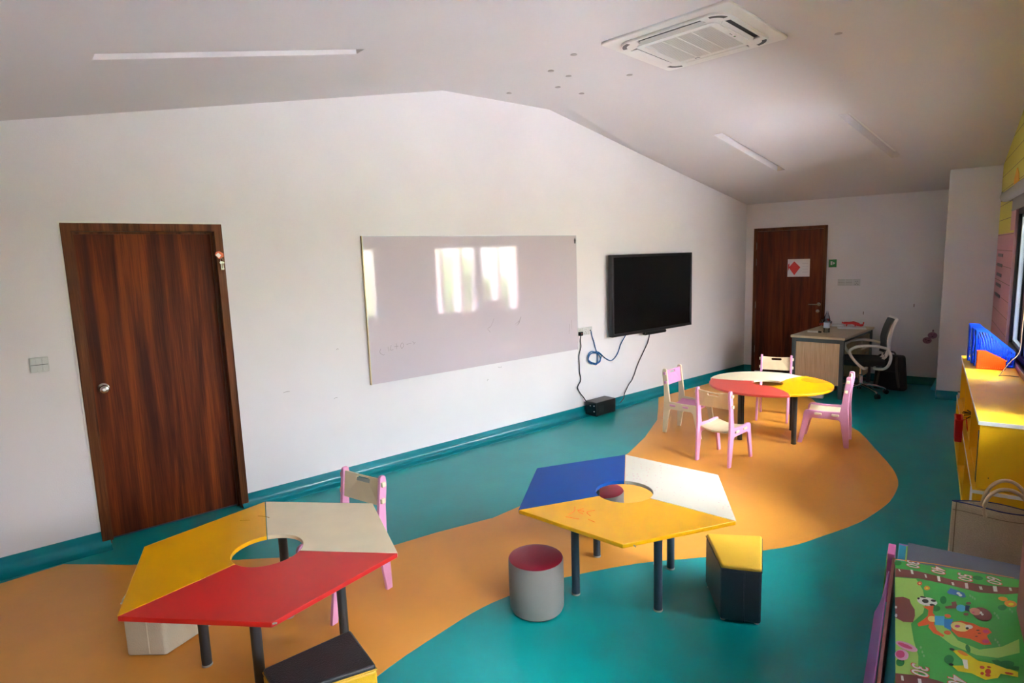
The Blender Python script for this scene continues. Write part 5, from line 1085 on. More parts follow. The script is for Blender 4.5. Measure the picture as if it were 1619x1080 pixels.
# ================================================================ folded play mats
pm_ = thing('play_mat', 'folded play mat printed with animals and a ruled track, on top of the foam mats', 'play mat', (2.80, -.27, 0))
OX, OY = 2.80, -.27
MATPX = {"polys":[["lgreen",[[3.069,0.061],[3.103,-0.019],[3.009,-0.046],[2.891,-0.055],[2.81,-0.048],[2.7,-0.009],[2.583,-0.021],[2.488,-0.037],[2.36,-0.039],[2.336,0.028]]],["lgreen",[[2.732,-0.079],[2.769,-0.119],[2.67,-0.16],[2.647,-0.223],[2.712,-0.294],[2.801,-0.351],[2.702,-0.344],[2.624,-0.275],[2.604,-0.212],[2.626,-0.14],[2.667,-0.103]]],["track",[[3.163,0.062],[3.185,-0.027],[3.177,-0.152],[3.199,-0.283],[3.251,-0.396],[3.194,-0.391],[3.151,-0.337],[3.112,-0.247],[3.118,-0.129],[3.113,-0.028],[3.074,0.061]]],["track",[[2.336,0.028],[2.365,-0.039],[2.371,-0.092],[2.365,-0.151],[2.342,-0.208],[2.195,0.022]]],["white",[[3.161,0.052],[3.162,0.046],[3.14,0.041],[3.14,0.047]]],["white",[[3.184,0.005],[3.186,-0.004],[3.144,-0.009],[3.142,0.0]]],["white",[[3.169,-0.049],[3.17,-0.056],[3.138,-0.06],[3.137,-0.053]]],["white",[[3.18,-0.097],[3.183,-0.107],[3.133,-0.11],[3.13,-0.1]]],["white",[[3.151,-0.149],[3.154,-0.158],[3.126,-0.16],[3.123,-0.152]]],["white",[[3.172,-0.198],[3.176,-0.209],[3.125,-0.21],[3.121,-0.199]]],["white",[[3.171,-0.248],[3.175,-0.259],[3.144,-0.26],[3.141,-0.25]]],["white",[[3.205,-0.298],[3.211,-0.312],[3.159,-0.312],[3.153,-0.298]]],["white",[[3.225,-0.354],[3.228,-0.363],[3.198,-0.364],[3.196,-0.355]]],["white",[[2.332,0.012],[2.335,0.005],[2.307,0.002],[2.304,0.009]]],["white",[[2.345,-0.037],[2.349,-0.047],[2.317,-0.05],[2.313,-0.04]]],["red",[[3.072,-0.042],[3.063,-0.042],[3.055,-0.039],[3.049,-0.035],[3.046,-0.031],[3.048,-0.027],[3.053,-0.025],[3.06,-0.023],[3.069,-0.024],[3.077,-0.027],[3.084,-0.031],[3.086,-0.035],[3.085,-0.039],[3.08,-0.041]]],["cream",[[3.069,-0.037],[3.065,-0.037],[3.062,-0.035],[3.06,-0.034],[3.058,-0.032],[3.059,-0.031],[3.061,-0.029],[3.064,-0.029],[3.067,-0.029],[3.07,-0.03],[3.073,-0.032],[3.074,-0.034],[3.073,-0.035],[3.072,-0.036]]],["orange",[[3.044,-0.071],[3.034,-0.07],[3.025,-0.067],[3.018,-0.062],[3.015,-0.057],[3.016,-0.053],[3.022,-0.05],[3.03,-0.049],[3.04,-0.05],[3.05,-0.053],[3.057,-0.057],[3.06,-0.062],[3.058,-0.066],[3.053,-0.069]]],["yellow",[[3.04,-0.065],[3.036,-0.064],[3.032,-0.063],[3.03,-0.061],[3.028,-0.059],[3.029,-0.057],[3.031,-0.055],[3.034,-0.055],[3.038,-0.055],[3.042,-0.056],[3.045,-0.058],[3.046,-0.061],[3.046,-0.063],[3.044,-0.064]]],["orange",[[3.107,-0.342],[3.098,-0.339],[3.09,-0.334],[3.085,-0.327],[3.083,-0.32],[3.085,-0.314],[3.091,-0.31],[3.099,-0.309],[3.108,-0.312],[3.117,-0.318],[3.122,-0.325],[3.124,-0.332],[3.122,-0.338],[3.116,-0.341]]],["orange",[[3.079,-0.369],[3.065,-0.365],[3.053,-0.358],[3.045,-0.349],[3.042,-0.34],[3.046,-0.332],[3.055,-0.328],[3.068,-0.327],[3.082,-0.331],[3.095,-0.338],[3.103,-0.348],[3.105,-0.357],[3.101,-0.365],[3.092,-0.369]]],["yellow",[[3.078,-0.359],[3.071,-0.358],[3.065,-0.355],[3.06,-0.351],[3.057,-0.346],[3.057,-0.343],[3.061,-0.341],[3.066,-0.34],[3.072,-0.342],[3.079,-0.345],[3.084,-0.349],[3.086,-0.353],[3.086,-0.356],[3.083,-0.359]]],["dgreen",[[2.971,-0.129],[2.955,-0.128],[2.941,-0.125],[2.931,-0.12],[2.928,-0.115],[2.932,-0.11],[2.942,-0.107],[2.956,-0.106],[2.972,-0.107],[2.987,-0.111],[2.996,-0.116],[3.0,-0.121],[2.996,-0.125],[2.985,-0.128]]],["dgreen",[[2.884,-0.106],[2.872,-0.105],[2.861,-0.101],[2.852,-0.095],[2.848,-0.089],[2.849,-0.083],[2.856,-0.079],[2.866,-0.077],[2.878,-0.079],[2.89,-0.083],[2.898,-0.089],[2.902,-0.095],[2.901,-0.101],[2.894,-0.105]]],["dgreen",[[2.639,-0.195],[2.626,-0.196],[2.615,-0.195],[2.606,-0.194],[2.602,-0.191],[2.604,-0.188],[2.61,-0.185],[2.621,-0.182],[2.634,-0.181],[2.646,-0.182],[2.655,-0.184],[2.659,-0.186],[2.657,-0.19],[2.65,-0.193]]],["dgreen",[[2.531,-0.144],[2.517,-0.142],[2.504,-0.138],[2.495,-0.132],[2.491,-0.125],[2.493,-0.12],[2.5,-0.116],[2.512,-0.114],[2.526,-0.116],[2.539,-0.12],[2.549,-0.126],[2.553,-0.133],[2.551,-0.139],[2.543,-0.142]]],["dgreen",[[3.256,-0.268],[3.246,-0.265],[3.237,-0.259],[3.231,-0.251],[3.229,-0.242],[3.231,-0.235],[3.238,-0.23],[3.247,-0.229],[3.257,-0.232],[3.266,-0.238],[3.273,-0.246],[3.274,-0.255],[3.272,-0.262],[3.265,-0.267]]],["dgreen",[[3.031,-0.333],[3.02,-0.33],[3.009,-0.325],[3.001,-0.319],[2.996,-0.312],[2.997,-0.306],[3.003,-0.303],[3.012,-0.302],[3.024,-0.304],[3.035,-0.309],[3.043,-0.316],[3.048,-0.322],[3.047,-0.328],[3.041,-0.332]]],["dgreen",[[3.231,0.041],[3.218,0.042],[3.207,0.046],[3.198,0.051],[3.195,0.058],[3.196,0.064],[3.203,0.068],[3.213,0.07],[3.225,0.069],[3.237,0.065],[3.246,0.06],[3.25,0.053],[3.248,0.047],[3.241,0.043]]],["dgreen",[[2.418,0.004],[2.406,0.005],[2.395,0.008],[2.388,0.013],[2.384,0.019],[2.385,0.024],[2.392,0.028],[2.402,0.029],[2.413,0.029],[2.424,0.025],[2.432,0.02],[2.436,0.015],[2.434,0.009],[2.428,0.005]]],["dgreen",[[2.614,-0.321],[2.603,-0.318],[2.591,-0.311],[2.582,-0.302],[2.575,-0.292],[2.574,-0.284],[2.578,-0.278],[2.586,-0.276],[2.597,-0.279],[2.609,-0.286],[2.619,-0.295],[2.625,-0.305],[2.626,-0.314],[2.622,-0.32]]],["white",[[2.921,-0.097],[2.904,-0.092],[2.889,-0.081],[2.88,-0.067],[2.877,-0.051],[2.881,-0.037],[2.893,-0.028],[2.909,-0.025],[2.926,-0.03],[2.941,-0.041],[2.951,-0.056],[2.954,-0.072],[2.949,-0.086],[2.937,-0.094]]],["black",[[2.917,-0.066],[2.909,-0.065],[2.902,-0.061],[2.898,-0.056],[2.897,-0.051],[2.9,-0.047],[2.905,-0.044],[2.913,-0.043],[2.921,-0.045],[2.928,-0.049],[2.932,-0.053],[2.933,-0.059],[2.93,-0.063],[2.925,-0.066]]],["black",[[2.897,-0.088],[2.892,-0.087],[2.888,-0.084],[2.885,-0.08],[2.885,-0.076],[2.886,-0.072],[2.889,-0.07],[2.894,-0.07],[2.899,-0.071],[2.903,-0.074],[2.906,-0.077],[2.906,-0.082],[2.905,-0.085],[2.902,-0.088]]],["black",[[2.937,-0.093],[2.932,-0.091],[2.928,-0.088],[2.925,-0.084],[2.924,-0.08],[2.926,-0.077],[2.929,-0.074],[2.933,-0.074],[2.938,-0.075],[2.943,-0.078],[2.946,-0.082],[2.946,-0.086],[2.945,-0.09],[2.941,-0.092]]],["black",[[2.947,-0.057],[2.944,-0.056],[2.941,-0.053],[2.939,-0.049],[2.938,-0.044],[2.938,-0.04],[2.94,-0.037],[2.943,-0.036],[2.946,-0.037],[2.949,-0.04],[2.951,-0.045],[2.952,-0.049],[2.952,-0.054],[2.95,-0.056]]],["black",[[2.924,-0.035],[2.919,-0.034],[2.916,-0.033],[2.914,-0.031],[2.913,-0.029],[2.915,-0.028],[2.918,-0.027],[2.922,-0.026],[2.926,-0.027],[2.93,-0.028],[2.932,-0.03],[2.932,-0.032],[2.931,-0.034],[2.928,-0.035]]],["track",[[2.881,0.053],[2.904,0.024],[2.896,0.001],[2.86,-0.005],[2.819,-0.019],[2.768,-0.021],[2.713,-0.015],[2.698,0.017],[2.714,0.045]]],["white",[[2.802,0.042],[2.797,0.042],[2.792,0.043],[2.789,0.044],[2.788,0.046],[2.789,0.048],[2.792,0.049],[2.797,0.05],[2.802,0.05],[2.807,0.049],[2.81,0.047],[2.811,0.045],[2.81,0.044],[2.807,0.042]]],["white",[[2.735,0.038],[2.728,0.039],[2.722,0.039],[2.718,0.041],[2.717,0.043],[2.719,0.045],[2.723,0.046],[2.729,0.047],[2.736,0.046],[2.742,0.046],[2.746,0.044],[2.747,0.042],[2.745,0.04],[2.741,0.039]]],["torange",[[2.861,-0.045],[2.893,-0.084],[2.831,-0.081],[2.81,-0.089],[2.735,-0.084],[2.741,-0.074],[2.721,-0.061],[2.692,-0.034],[2.713,-0.03],[2.755,-0.049],[2.795,-0.064],[2.846,-0.066]]],["torange",[[2.737,-0.069],[2.747,-0.084],[2.701,-0.094],[2.679,-0.118],[2.664,-0.113],[2.672,-0.084],[2.707,-0.066]]],["cream",[[2.783,-0.094],[2.772,-0.091],[2.762,-0.087],[2.756,-0.08],[2.755,-0.074],[2.758,-0.068],[2.766,-0.065],[2.777,-0.064],[2.788,-0.066],[2.797,-0.071],[2.803,-0.077],[2.805,-0.084],[2.801,-0.09],[2.793,-0.093]]],["lblue",[[2.811,-0.087],[2.827,-0.12],[2.751,-0.119],[2.74,-0.088]]],["blue",[[2.805,-0.119],[2.821,-0.149],[2.771,-0.141],[2.726,-0.147],[2.739,-0.118]]],["torange",[[2.839,-0.142],[2.832,-0.14],[2.826,-0.137],[2.822,-0.132],[2.821,-0.127],[2.823,-0.123],[2.828,-0.12],[2.834,-0.12],[2.841,-0.121],[2.847,-0.125],[2.851,-0.13],[2.852,-0.135],[2.85,-0.139],[2.845,-0.141]]],["torange",[[2.708,-0.139],[2.7,-0.137],[2.694,-0.134],[2.69,-0.129],[2.689,-0.124],[2.691,-0.119],[2.696,-0.117],[2.703,-0.116],[2.71,-0.118],[2.716,-0.122],[2.721,-0.126],[2.722,-0.132],[2.719,-0.136],[2.714,-0.138]]],["torange",[[2.796,-0.144],[2.825,-0.174],[2.828,-0.213],[2.816,-0.232],[2.82,-0.26],[2.794,-0.269],[2.763,-0.252],[2.745,-0.254],[2.705,-0.263],[2.686,-0.239],[2.703,-0.198],[2.695,-0.161],[2.73,-0.14]]],["cream",[[2.778,-0.198],[2.762,-0.193],[2.748,-0.184],[2.74,-0.171],[2.738,-0.158],[2.744,-0.147],[2.755,-0.14],[2.771,-0.139],[2.787,-0.144],[2.801,-0.153],[2.81,-0.166],[2.811,-0.179],[2.805,-0.19],[2.793,-0.197]]],["magenta",[[2.777,-0.169],[2.772,-0.168],[2.768,-0.165],[2.764,-0.162],[2.762,-0.158],[2.763,-0.155],[2.766,-0.152],[2.77,-0.152],[2.775,-0.153],[2.78,-0.156],[2.784,-0.159],[2.785,-0.163],[2.785,-0.167],[2.782,-0.169]]],["white",[[2.798,-0.211],[2.79,-0.209],[2.783,-0.205],[2.778,-0.2],[2.775,-0.194],[2.776,-0.189],[2.781,-0.186],[2.788,-0.186],[2.795,-0.187],[2.803,-0.191],[2.808,-0.197],[2.811,-0.202],[2.809,-0.207],[2.805,-0.21]]],["black",[[2.78,-0.197],[2.776,-0.196],[2.772,-0.195],[2.769,-0.193],[2.767,-0.191],[2.768,-0.189],[2.77,-0.187],[2.774,-0.187],[2.779,-0.188],[2.783,-0.189],[2.786,-0.191],[2.787,-0.193],[2.787,-0.195],[2.784,-0.197]]],["magenta",[[2.796,-0.261],[2.789,-0.259],[2.783,-0.256],[2.778,-0.251],[2.776,-0.247],[2.777,-0.243],[2.781,-0.24],[2.787,-0.24],[2.793,-0.241],[2.8,-0.245],[2.804,-0.249],[2.806,-0.254],[2.805,-0.258],[2.801,-0.26]]],["magenta",[[2.721,-0.257],[2.714,-0.255],[2.707,-0.252],[2.703,-0.247],[2.7,-0.242],[2.701,-0.238],[2.705,-0.235],[2.711,-0.235],[2.718,-0.236],[2.724,-0.24],[2.729,-0.245],[2.731,-0.25],[2.73,-0.254],[2.726,-0.257]]],["black",[[2.787,-0.231],[2.785,-0.231],[2.783,-0.229],[2.781,-0.227],[2.779,-0.224],[2.778,-0.222],[2.779,-0.22],[2.78,-0.22],[2.782,-0.22],[2.784,-0.222],[2.786,-0.224],[2.788,-0.227],[2.789,-0.229],[2.788,-0.231]]],["black",[[2.767,-0.235],[2.765,-0.234],[2.763,-0.233],[2.761,-0.23],[2.759,-0.228],[2.758,-0.225],[2.758,-0.224],[2.76,-0.223],[2.761,-0.224],[2.764,-0.226],[2.766,-0.228],[2.767,-0.231],[2.768,-0.233],[2.768,-0.234]]],["black",[[2.737,-0.223],[2.735,-0.222],[2.733,-0.221],[2.732,-0.219],[2.73,-0.217],[2.73,-0.216],[2.73,-0.214],[2.732,-0.214],[2.733,-0.215],[2.735,-0.216],[2.737,-0.218],[2.738,-0.22],[2.739,-0.221],[2.738,-0.222]]],["track",[[2.908,-0.121],[2.933,-0.147],[2.96,-0.145],[2.977,-0.161],[2.922,-0.167],[2.906,-0.146],[2.893,-0.126]]],["lblue",[[2.933,-0.194],[2.919,-0.191],[2.907,-0.186],[2.9,-0.179],[2.898,-0.171],[2.902,-0.165],[2.911,-0.161],[2.924,-0.161],[2.938,-0.163],[2.95,-0.169],[2.958,-0.176],[2.96,-0.184],[2.955,-0.19],[2.946,-0.194]]],["navy",[[2.964,-0.193],[2.968,-0.209],[2.934,-0.203],[2.915,-0.207],[2.917,-0.19]]],["track",[[2.992,-0.213],[2.986,-0.212],[2.981,-0.209],[2.976,-0.206],[2.973,-0.201],[2.973,-0.198],[2.976,-0.195],[2.981,-0.195],[2.986,-0.196],[2.992,-0.198],[2.997,-0.202],[3.0,-0.207],[3.0,-0.21],[2.997,-0.213]]],["track",[[2.893,-0.201],[2.887,-0.2],[2.882,-0.198],[2.877,-0.194],[2.875,-0.19],[2.875,-0.186],[2.877,-0.184],[2.881,-0.183],[2.887,-0.184],[2.893,-0.187],[2.897,-0.191],[2.9,-0.195],[2.9,-0.198],[2.897,-0.201]]],["track",[[2.911,-0.276],[2.889,-0.269],[2.873,-0.257],[2.866,-0.243],[2.87,-0.23],[2.884,-0.219],[2.905,-0.214],[2.93,-0.215],[2.954,-0.222],[2.971,-0.234],[2.978,-0.249],[2.973,-0.263],[2.958,-0.273],[2.936,-0.278]]],["skin",[[2.928,-0.242],[2.915,-0.238],[2.904,-0.231],[2.898,-0.223],[2.899,-0.215],[2.905,-0.209],[2.916,-0.205],[2.93,-0.205],[2.944,-0.209],[2.955,-0.216],[2.961,-0.224],[2.96,-0.232],[2.954,-0.239],[2.942,-0.242]]],["white",[[2.934,-0.247],[2.929,-0.247],[2.925,-0.245],[2.922,-0.243],[2.92,-0.241],[2.921,-0.239],[2.924,-0.238],[2.928,-0.238],[2.933,-0.239],[2.937,-0.24],[2.941,-0.242],[2.942,-0.244],[2.941,-0.246],[2.938,-0.247]]],["white",[[2.922,-0.251],[2.918,-0.251],[2.914,-0.249],[2.911,-0.247],[2.91,-0.245],[2.91,-0.244],[2.912,-0.243],[2.916,-0.242],[2.92,-0.243],[2.924,-0.244],[2.927,-0.246],[2.928,-0.248],[2.928,-0.25],[2.925,-0.251]]],["magenta",[[2.921,-0.222],[2.918,-0.221],[2.915,-0.22],[2.912,-0.218],[2.911,-0.216],[2.911,-0.214],[2.912,-0.213],[2.915,-0.213],[2.918,-0.213],[2.921,-0.215],[2.923,-0.216],[2.925,-0.219],[2.925,-0.22],[2.923,-0.222]]],["mblue",[[3.04,-0.131],[3.087,-0.145],[3.083,-0.161],[3.071,-0.193],[3.04,-0.198],[3.023,-0.186],[3.032,-0.162],[3.027,-0.138]]],["white",[[3.056,-0.179],[3.05,-0.178],[3.046,-0.176],[3.043,-0.173],[3.043,-0.169],[3.045,-0.167],[3.048,-0.165],[3.053,-0.165],[3.058,-0.166],[3.063,-0.168],[3.065,-0.171],[3.066,-0.175],[3.064,-0.177],[3.06,-0.179]]],["white",[[3.043,-0.185],[3.038,-0.184],[3.033,-0.181],[3.031,-0.179],[3.03,-0.176],[3.032,-0.174],[3.036,-0.172],[3.041,-0.172],[3.046,-0.173],[3.05,-0.175],[3.053,-0.178],[3.053,-0.181],[3.051,-0.183],[3.048,-0.185]]],["lpink",[[2.516,-0.034],[2.506,-0.029],[2.499,-0.018],[2.498,-0.004],[2.501,0.012],[2.51,0.025],[2.521,0.034],[2.533,0.036],[2.543,0.031],[2.55,0.02],[2.552,0.005],[2.548,-0.011],[2.539,-0.024],[2.528,-0.033]]],["magenta",[[2.52,-0.018],[2.515,-0.015],[2.512,-0.008],[2.512,0.002],[2.514,0.012],[2.519,0.021],[2.525,0.027],[2.531,0.029],[2.536,0.026],[2.539,0.019],[2.539,0.009],[2.537,-0.002],[2.532,-0.011],[2.526,-0.017]]],["lpink",[[2.459,-0.007],[2.443,-0.004],[2.43,0.003],[2.423,0.012],[2.422,0.021],[2.429,0.029],[2.441,0.034],[2.457,0.035],[2.473,0.031],[2.487,0.024],[2.495,0.015],[2.495,0.006],[2.488,-0.002],[2.475,-0.007]]],["magenta",[[2.461,0.005],[2.45,0.007],[2.441,0.012],[2.435,0.017],[2.435,0.024],[2.44,0.029],[2.448,0.032],[2.459,0.032],[2.471,0.03],[2.48,0.025],[2.485,0.019],[2.486,0.013],[2.481,0.008],[2.472,0.005]]],["yellow",[[2.586,-0.14],[2.599,-0.158],[2.592,-0.185],[2.566,-0.215],[2.574,-0.263],[2.566,-0.327],[2.532,-0.324],[2.523,-0.276],[2.491,-0.266],[2.457,-0.23],[2.472,-0.193],[2.461,-0.154],[2.485,-0.137],[2.508,-0.173],[2.528,-0.178],[2.559,-0.157]]],["orange",[[2.582,-0.187],[2.577,-0.184],[2.574,-0.179],[2.574,-0.172],[2.577,-0.165],[2.582,-0.16],[2.589,-0.156],[2.595,-0.156],[2.6,-0.159],[2.602,-0.164],[2.602,-0.171],[2.599,-0.177],[2.594,-0.183],[2.588,-0.186]]],["white",[[2.546,-0.168],[2.55,-0.184],[2.492,-0.184],[2.492,-0.173]]],["rspot",[[2.531,-0.232],[2.527,-0.231],[2.523,-0.229],[2.52,-0.225],[2.519,-0.222],[2.52,-0.219],[2.523,-0.218],[2.527,-0.218],[2.532,-0.219],[2.536,-0.221],[2.539,-0.225],[2.54,-0.228],[2.538,-0.231],[2.535,-0.232]]],["rspot",[[2.545,-0.251],[2.542,-0.25],[2.54,-0.248],[2.538,-0.245],[2.537,-0.243],[2.538,-0.24],[2.54,-0.239],[2.542,-0.239],[2.545,-0.24],[2.548,-0.242],[2.549,-0.244],[2.55,-0.247],[2.549,-0.249],[2.548,-0.25]]],["rspot",[[2.515,-0.249],[2.507,-0.247],[2.5,-0.244],[2.496,-0.24],[2.495,-0.237],[2.498,-0.234],[2.503,-0.232],[2.511,-0.232],[2.519,-0.234],[2.526,-0.237],[2.53,-0.241],[2.531,-0.245],[2.528,-0.248],[2.523,-0.249]]],["rspot",[[2.492,-0.228],[2.488,-0.227],[2.484,-0.225],[2.481,-0.223],[2.481,-0.221],[2.482,-0.219],[2.485,-0.218],[2.489,-0.218],[2.494,-0.219],[2.498,-0.221],[2.5,-0.223],[2.501,-0.225],[2.499,-0.227],[2.496,-0.228]]],["rspot",[[2.543,-0.313],[2.54,-0.311],[2.536,-0.307],[2.534,-0.302],[2.532,-0.296],[2.532,-0.292],[2.534,-0.289],[2.537,-0.288],[2.54,-0.289],[2.543,-0.293],[2.546,-0.299],[2.547,-0.304],[2.547,-0.309],[2.546,-0.312]]],["rspot",[[2.492,-0.246],[2.487,-0.245],[2.483,-0.242],[2.481,-0.239],[2.48,-0.236],[2.481,-0.233],[2.484,-0.231],[2.488,-0.231],[2.492,-0.232],[2.496,-0.235],[2.499,-0.238],[2.5,-0.241],[2.499,-0.244],[2.496,-0.246]]],["black",[[2.592,-0.147],[2.588,-0.146],[2.585,-0.144],[2.583,-0.14],[2.583,-0.137],[2.585,-0.134],[2.588,-0.132],[2.592,-0.131],[2.595,-0.133],[2.598,-0.135],[2.6,-0.139],[2.6,-0.142],[2.599,-0.145],[2.596,-0.147]]],["black",[[2.491,-0.142],[2.487,-0.141],[2.484,-0.139],[2.482,-0.136],[2.481,-0.133],[2.482,-0.13],[2.484,-0.128],[2.488,-0.128],[2.491,-0.129],[2.495,-0.131],[2.497,-0.134],[2.498,-0.137],[2.497,-0.14],[2.494,-0.142]]],["dgreen",[[2.592,-0.255],[2.608,-0.274],[2.59,-0.298],[2.602,-0.333],[2.577,-0.33],[2.565,-0.296],[2.572,-0.263]]],["pale",[[3.061,-0.217],[3.048,-0.216],[3.043,-0.212],[3.052,-0.209],[3.065,-0.21],[3.07,-0.214]]],["pale",[[3.052,-0.224],[3.039,-0.223],[3.034,-0.219],[3.043,-0.217],[3.056,-0.218],[3.061,-0.222]]],["pale",[[3.043,-0.231],[3.03,-0.23],[3.025,-0.227],[3.034,-0.224],[3.047,-0.225],[3.052,-0.229]]],["pale",[[2.958,-0.292],[2.945,-0.29],[2.941,-0.287],[2.949,-0.284],[2.961,-0.286],[2.966,-0.289]]],["pale",[[2.943,-0.298],[2.931,-0.296],[2.926,-0.293],[2.934,-0.291],[2.946,-0.292],[2.951,-0.296]]],["pale",[[2.927,-0.301],[2.915,-0.3],[2.911,-0.297],[2.918,-0.294],[2.93,-0.296],[2.935,-0.299]]],["pale",[[2.748,-0.28],[2.737,-0.278],[2.733,-0.275],[2.739,-0.273],[2.75,-0.274],[2.754,-0.278]]],["pale",[[2.735,-0.286],[2.725,-0.284],[2.72,-0.281],[2.727,-0.279],[2.738,-0.28],[2.742,-0.284]]],["pale",[[2.716,-0.289],[2.705,-0.287],[2.701,-0.284],[2.708,-0.282],[2.719,-0.283],[2.723,-0.287]]],["pale",[[2.548,-0.047],[2.538,-0.046],[2.534,-0.043],[2.54,-0.04],[2.55,-0.041],[2.554,-0.044]]],["pale",[[2.52,-0.052],[2.51,-0.051],[2.506,-0.048],[2.512,-0.046],[2.522,-0.046],[2.526,-0.049]]],["pale",[[2.497,-0.057],[2.488,-0.056],[2.484,-0.053],[2.49,-0.05],[2.499,-0.051],[2.503,-0.054]]],["pale",[[3.022,-0.345],[3.01,-0.343],[3.005,-0.34],[3.013,-0.338],[3.026,-0.339],[3.03,-0.343]]],["pale",[[3.007,-0.351],[2.995,-0.349],[2.99,-0.346],[2.998,-0.344],[3.011,-0.345],[3.015,-0.349]]],["orange",[[3.256,0.066],[3.298,-0.085],[3.319,-0.257],[3.331,-0.383],[3.325,-0.382],[3.311,-0.257],[3.289,-0.085],[3.248,0.066]]]],"nums":[["30",3.239,-0.001],["40",3.235,-0.099],["50",3.223,-0.198],["60",3.255,-0.303],["30",2.393,-0.04],["40",2.392,-0.146]],"edge":[[3.25,0.066],[3.291,-0.085],[3.311,-0.257],[3.32,-0.384],[3.264,-0.39],[2.484,-0.325],[2.234,-0.302],[2.03,0.015],[2.656,0.043]]}
Z_TOP = .28
def mp_(q): return (q[0]-OX, q[1]-OY)
bm = B(); MO = [mp_(q) for q in [(2.12, -.575), (3.345, -.575), (3.33, -.40), (3.30, -.20), (3.25, .067), (2.13, .018)]]; prism(bm, MO, .250, Z_TOP-.0015); link('mat_core', bm, M['print_lgreen_'] if 'print_lgreen_' in M else M['foamgreen'], pm_, bevel=.006)
cols_ = ['mgreen']; 
KM = {'green': 'mgreen', 'white': 'pwhite', 'red': 'pred', 'orange': 'porange', 'yellow': 'pyellow', 'blue': 'pblue', 'navy': 'pnavy', 'black': 'pblack'}
mats_ = [M['mgreen']]; idx = {}
bm = B()
base = [(x*.9975, y*.9975) for x, y in MO]
f = bm.faces.new([bm.verts.new((x, y, Z_TOP-.0010)) for x, y in base]); 
bm.faces.new([bm.verts.new((x, y, Z_TOP-.0018)) for x, y in base][::-1])
zz = Z_TOP-.0008
for n_i, (c, pl) in enumerate(MATPX['polys']):
    c = KM.get(c, c)
    if c not in idx: idx[c] = len(mats_); mats_.append(M[c])
    pts_ = [mp_(q) for q in pl]
    ar = sum(pts_[i][0]*pts_[(i+1) % len(pts_)][1]-pts_[(i+1) % len(pts_)][0]*pts_[i][1] for i in range(len(pts_)))
    if ar < 0: pts_ = pts_[::-1]
    z = zz+.00003*n_i
    rr_ = delaunay_2d_cdt([Vector(q) for q in pts_], [(i, (i+1) % len(pts_)) for i in range(len(pts_))], [], 1, 1e-6)
    vs_ = [bm.verts.new((v.x, v.y, z)) for v in rr_[0]]
    for f_ in rr_[2]:
        fc = bm.faces.new([vs_[i] for i in f_]); fc.material_index = idx[c]
idx['pwhite'] = idx.get('pwhite', len(mats_))
for s, x, y in MATPX['nums']:
    for sz, mm_, dz in ((.074, 'pred', 0), (.070, 'pwhite', .0002)):
        cu = bpy.data.curves.new('num', 'FONT'); cu.body = s; cu.size = sz; cu.align_x = 'CENTER'; cu.align_y = 'CENTER'; cu.offset = .0022 if mm_ == 'pred' else .0006
        to = bpy.data.objects.new('num', cu); COL.objects.link(to); bpy.context.view_layer.update()
        me = to.to_mesh(); tb_ = bmesh.new(); tb_.from_mesh(me); bmesh.ops.triangulate(tb_, faces=tb_.faces)
        k = idx[mm_] if mm_ in idx else idx['pwhite']
        vm = {}
        for v in tb_.verts: vm[v] = bm.verts.new((x-OX-v.co.x*1.0, y-OY-v.co.y*1.0, zz+.0036+dz))
        for f_ in tb_.faces:
            g = bm.faces.new([vm[v] for v in f_.verts]); g.material_index = k
        tb_.free(); to.to_mesh_clear(); bpy.data.objects.remove(to); bpy.data.curves.remove(cu)
for f_ in bm.faces:
    if f_.normal.z < 0 and f_.calc_center_median().z > Z_TOP-.0015: f_.normal_flip()
link('printed_face', bm, mats_, pm_, recalc=False)
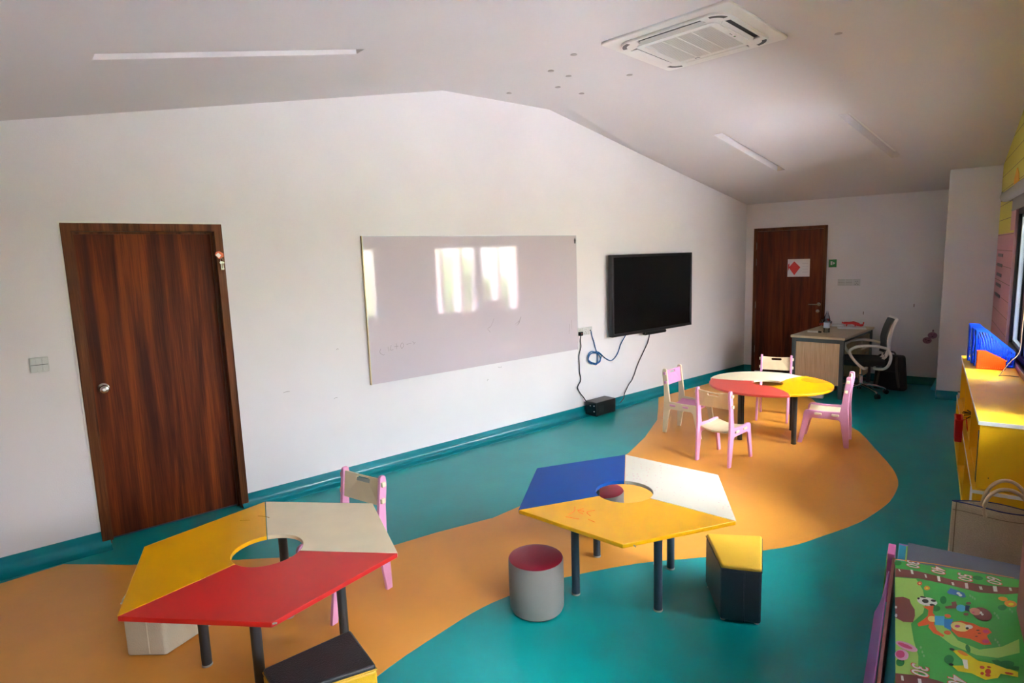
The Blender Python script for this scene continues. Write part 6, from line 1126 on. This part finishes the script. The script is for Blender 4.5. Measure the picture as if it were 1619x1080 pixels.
# mats below and beside it
def slab(name, lab, x0, x1, y0, y1, z0, z1, m, rx=0, cat='foam mat', bv=.003):
    bm = B(); box(bm, x0, x1, y0, y1, z0, z1); return tag(link(name, bm, m, None, bevel=bv), lab, cat)
def curtain(name, lab, pts_, x0, x1, th, m, xs=None):
    """a bent foam sheet: pts (y,z) profile swept from x0 to x1"""
    P_ = smooth_path([(0, y, z) for y, z in pts_], 5); k = len(P_)
    nr = []
    for i in range(k):
        d_ = (P_[min(i+1, k-1)]-P_[max(i-1, 0)]).normalized(); nr.append(Vector((0, -d_.z, d_.y)))
    poly = [(p.y, p.z) for p in P_]+[(P_[i].y+nr[i].y*th, P_[i].z+nr[i].z*th) for i in range(k-1, -1, -1)]
    bm = B(); prism(bm, poly, x0, x1, axis='x'); return tag(link(name, bm, m, None, bevel=.002), lab, 'foam mat')
slab('foam_mat', 'grey backed foam mat sticking out behind the printed play mat', 2.42, 3.56, -.575, .022, .225, .248, M['slab'])
slab('foam_mat', 'green foam mat lying just under the grey one', 2.35, 3.57, -.575, .030, .205, .2245, M['foamgreen'])
slab('foam_mat', 'cyan foam mat in the pile, second below the grey one', 2.30, 3.61, -.57, .062, .165, .2045, M['foamcyan'])
slab('foam_mat', 'purple foam mat in the pile under the cyan one', 2.25, 3.72, -.575, .064, .125, .1645, M['foampurple'])
slab('foam_mat', 'thick stack of dark mats at the bottom of the pile', 2.20, 3.40, -.575, .05, .0, .1245, M['foammauve'])
slab('foam_mat', 'small pink foam end standing up at the far left corner of the pile', 3.345, 3.47, .072, .104, .0, .262, M['foampink'])
curtain('foam_mat', 'mauve brown foam sheet against the left side of the pile', [(.069, .250), (.069, .15), (.070, .06), (.072, .003)], 2.1, 3.338, .013, M['foammauve'])
curtain('foam_mat', 'green foam sheet standing outermost at the far left corner', [(.108, .225), (.112, .12), (.118, .003)], 3.345, 3.46, -.005, M['foamgreen'])
curtain('foam_mat', 'purple foam sheet bulging onto the floor left of the pile', [(.086, .240), (.096, .17), (.110, .08), (.134, .006)], 1.9, 3.20, .006, M['foampurple'])
slab('foam_board', 'brown pink foam board standing at the right edge of the photo', 2.35, 3.02, -.385, -.362, .2815, .60, M['foammauve'])
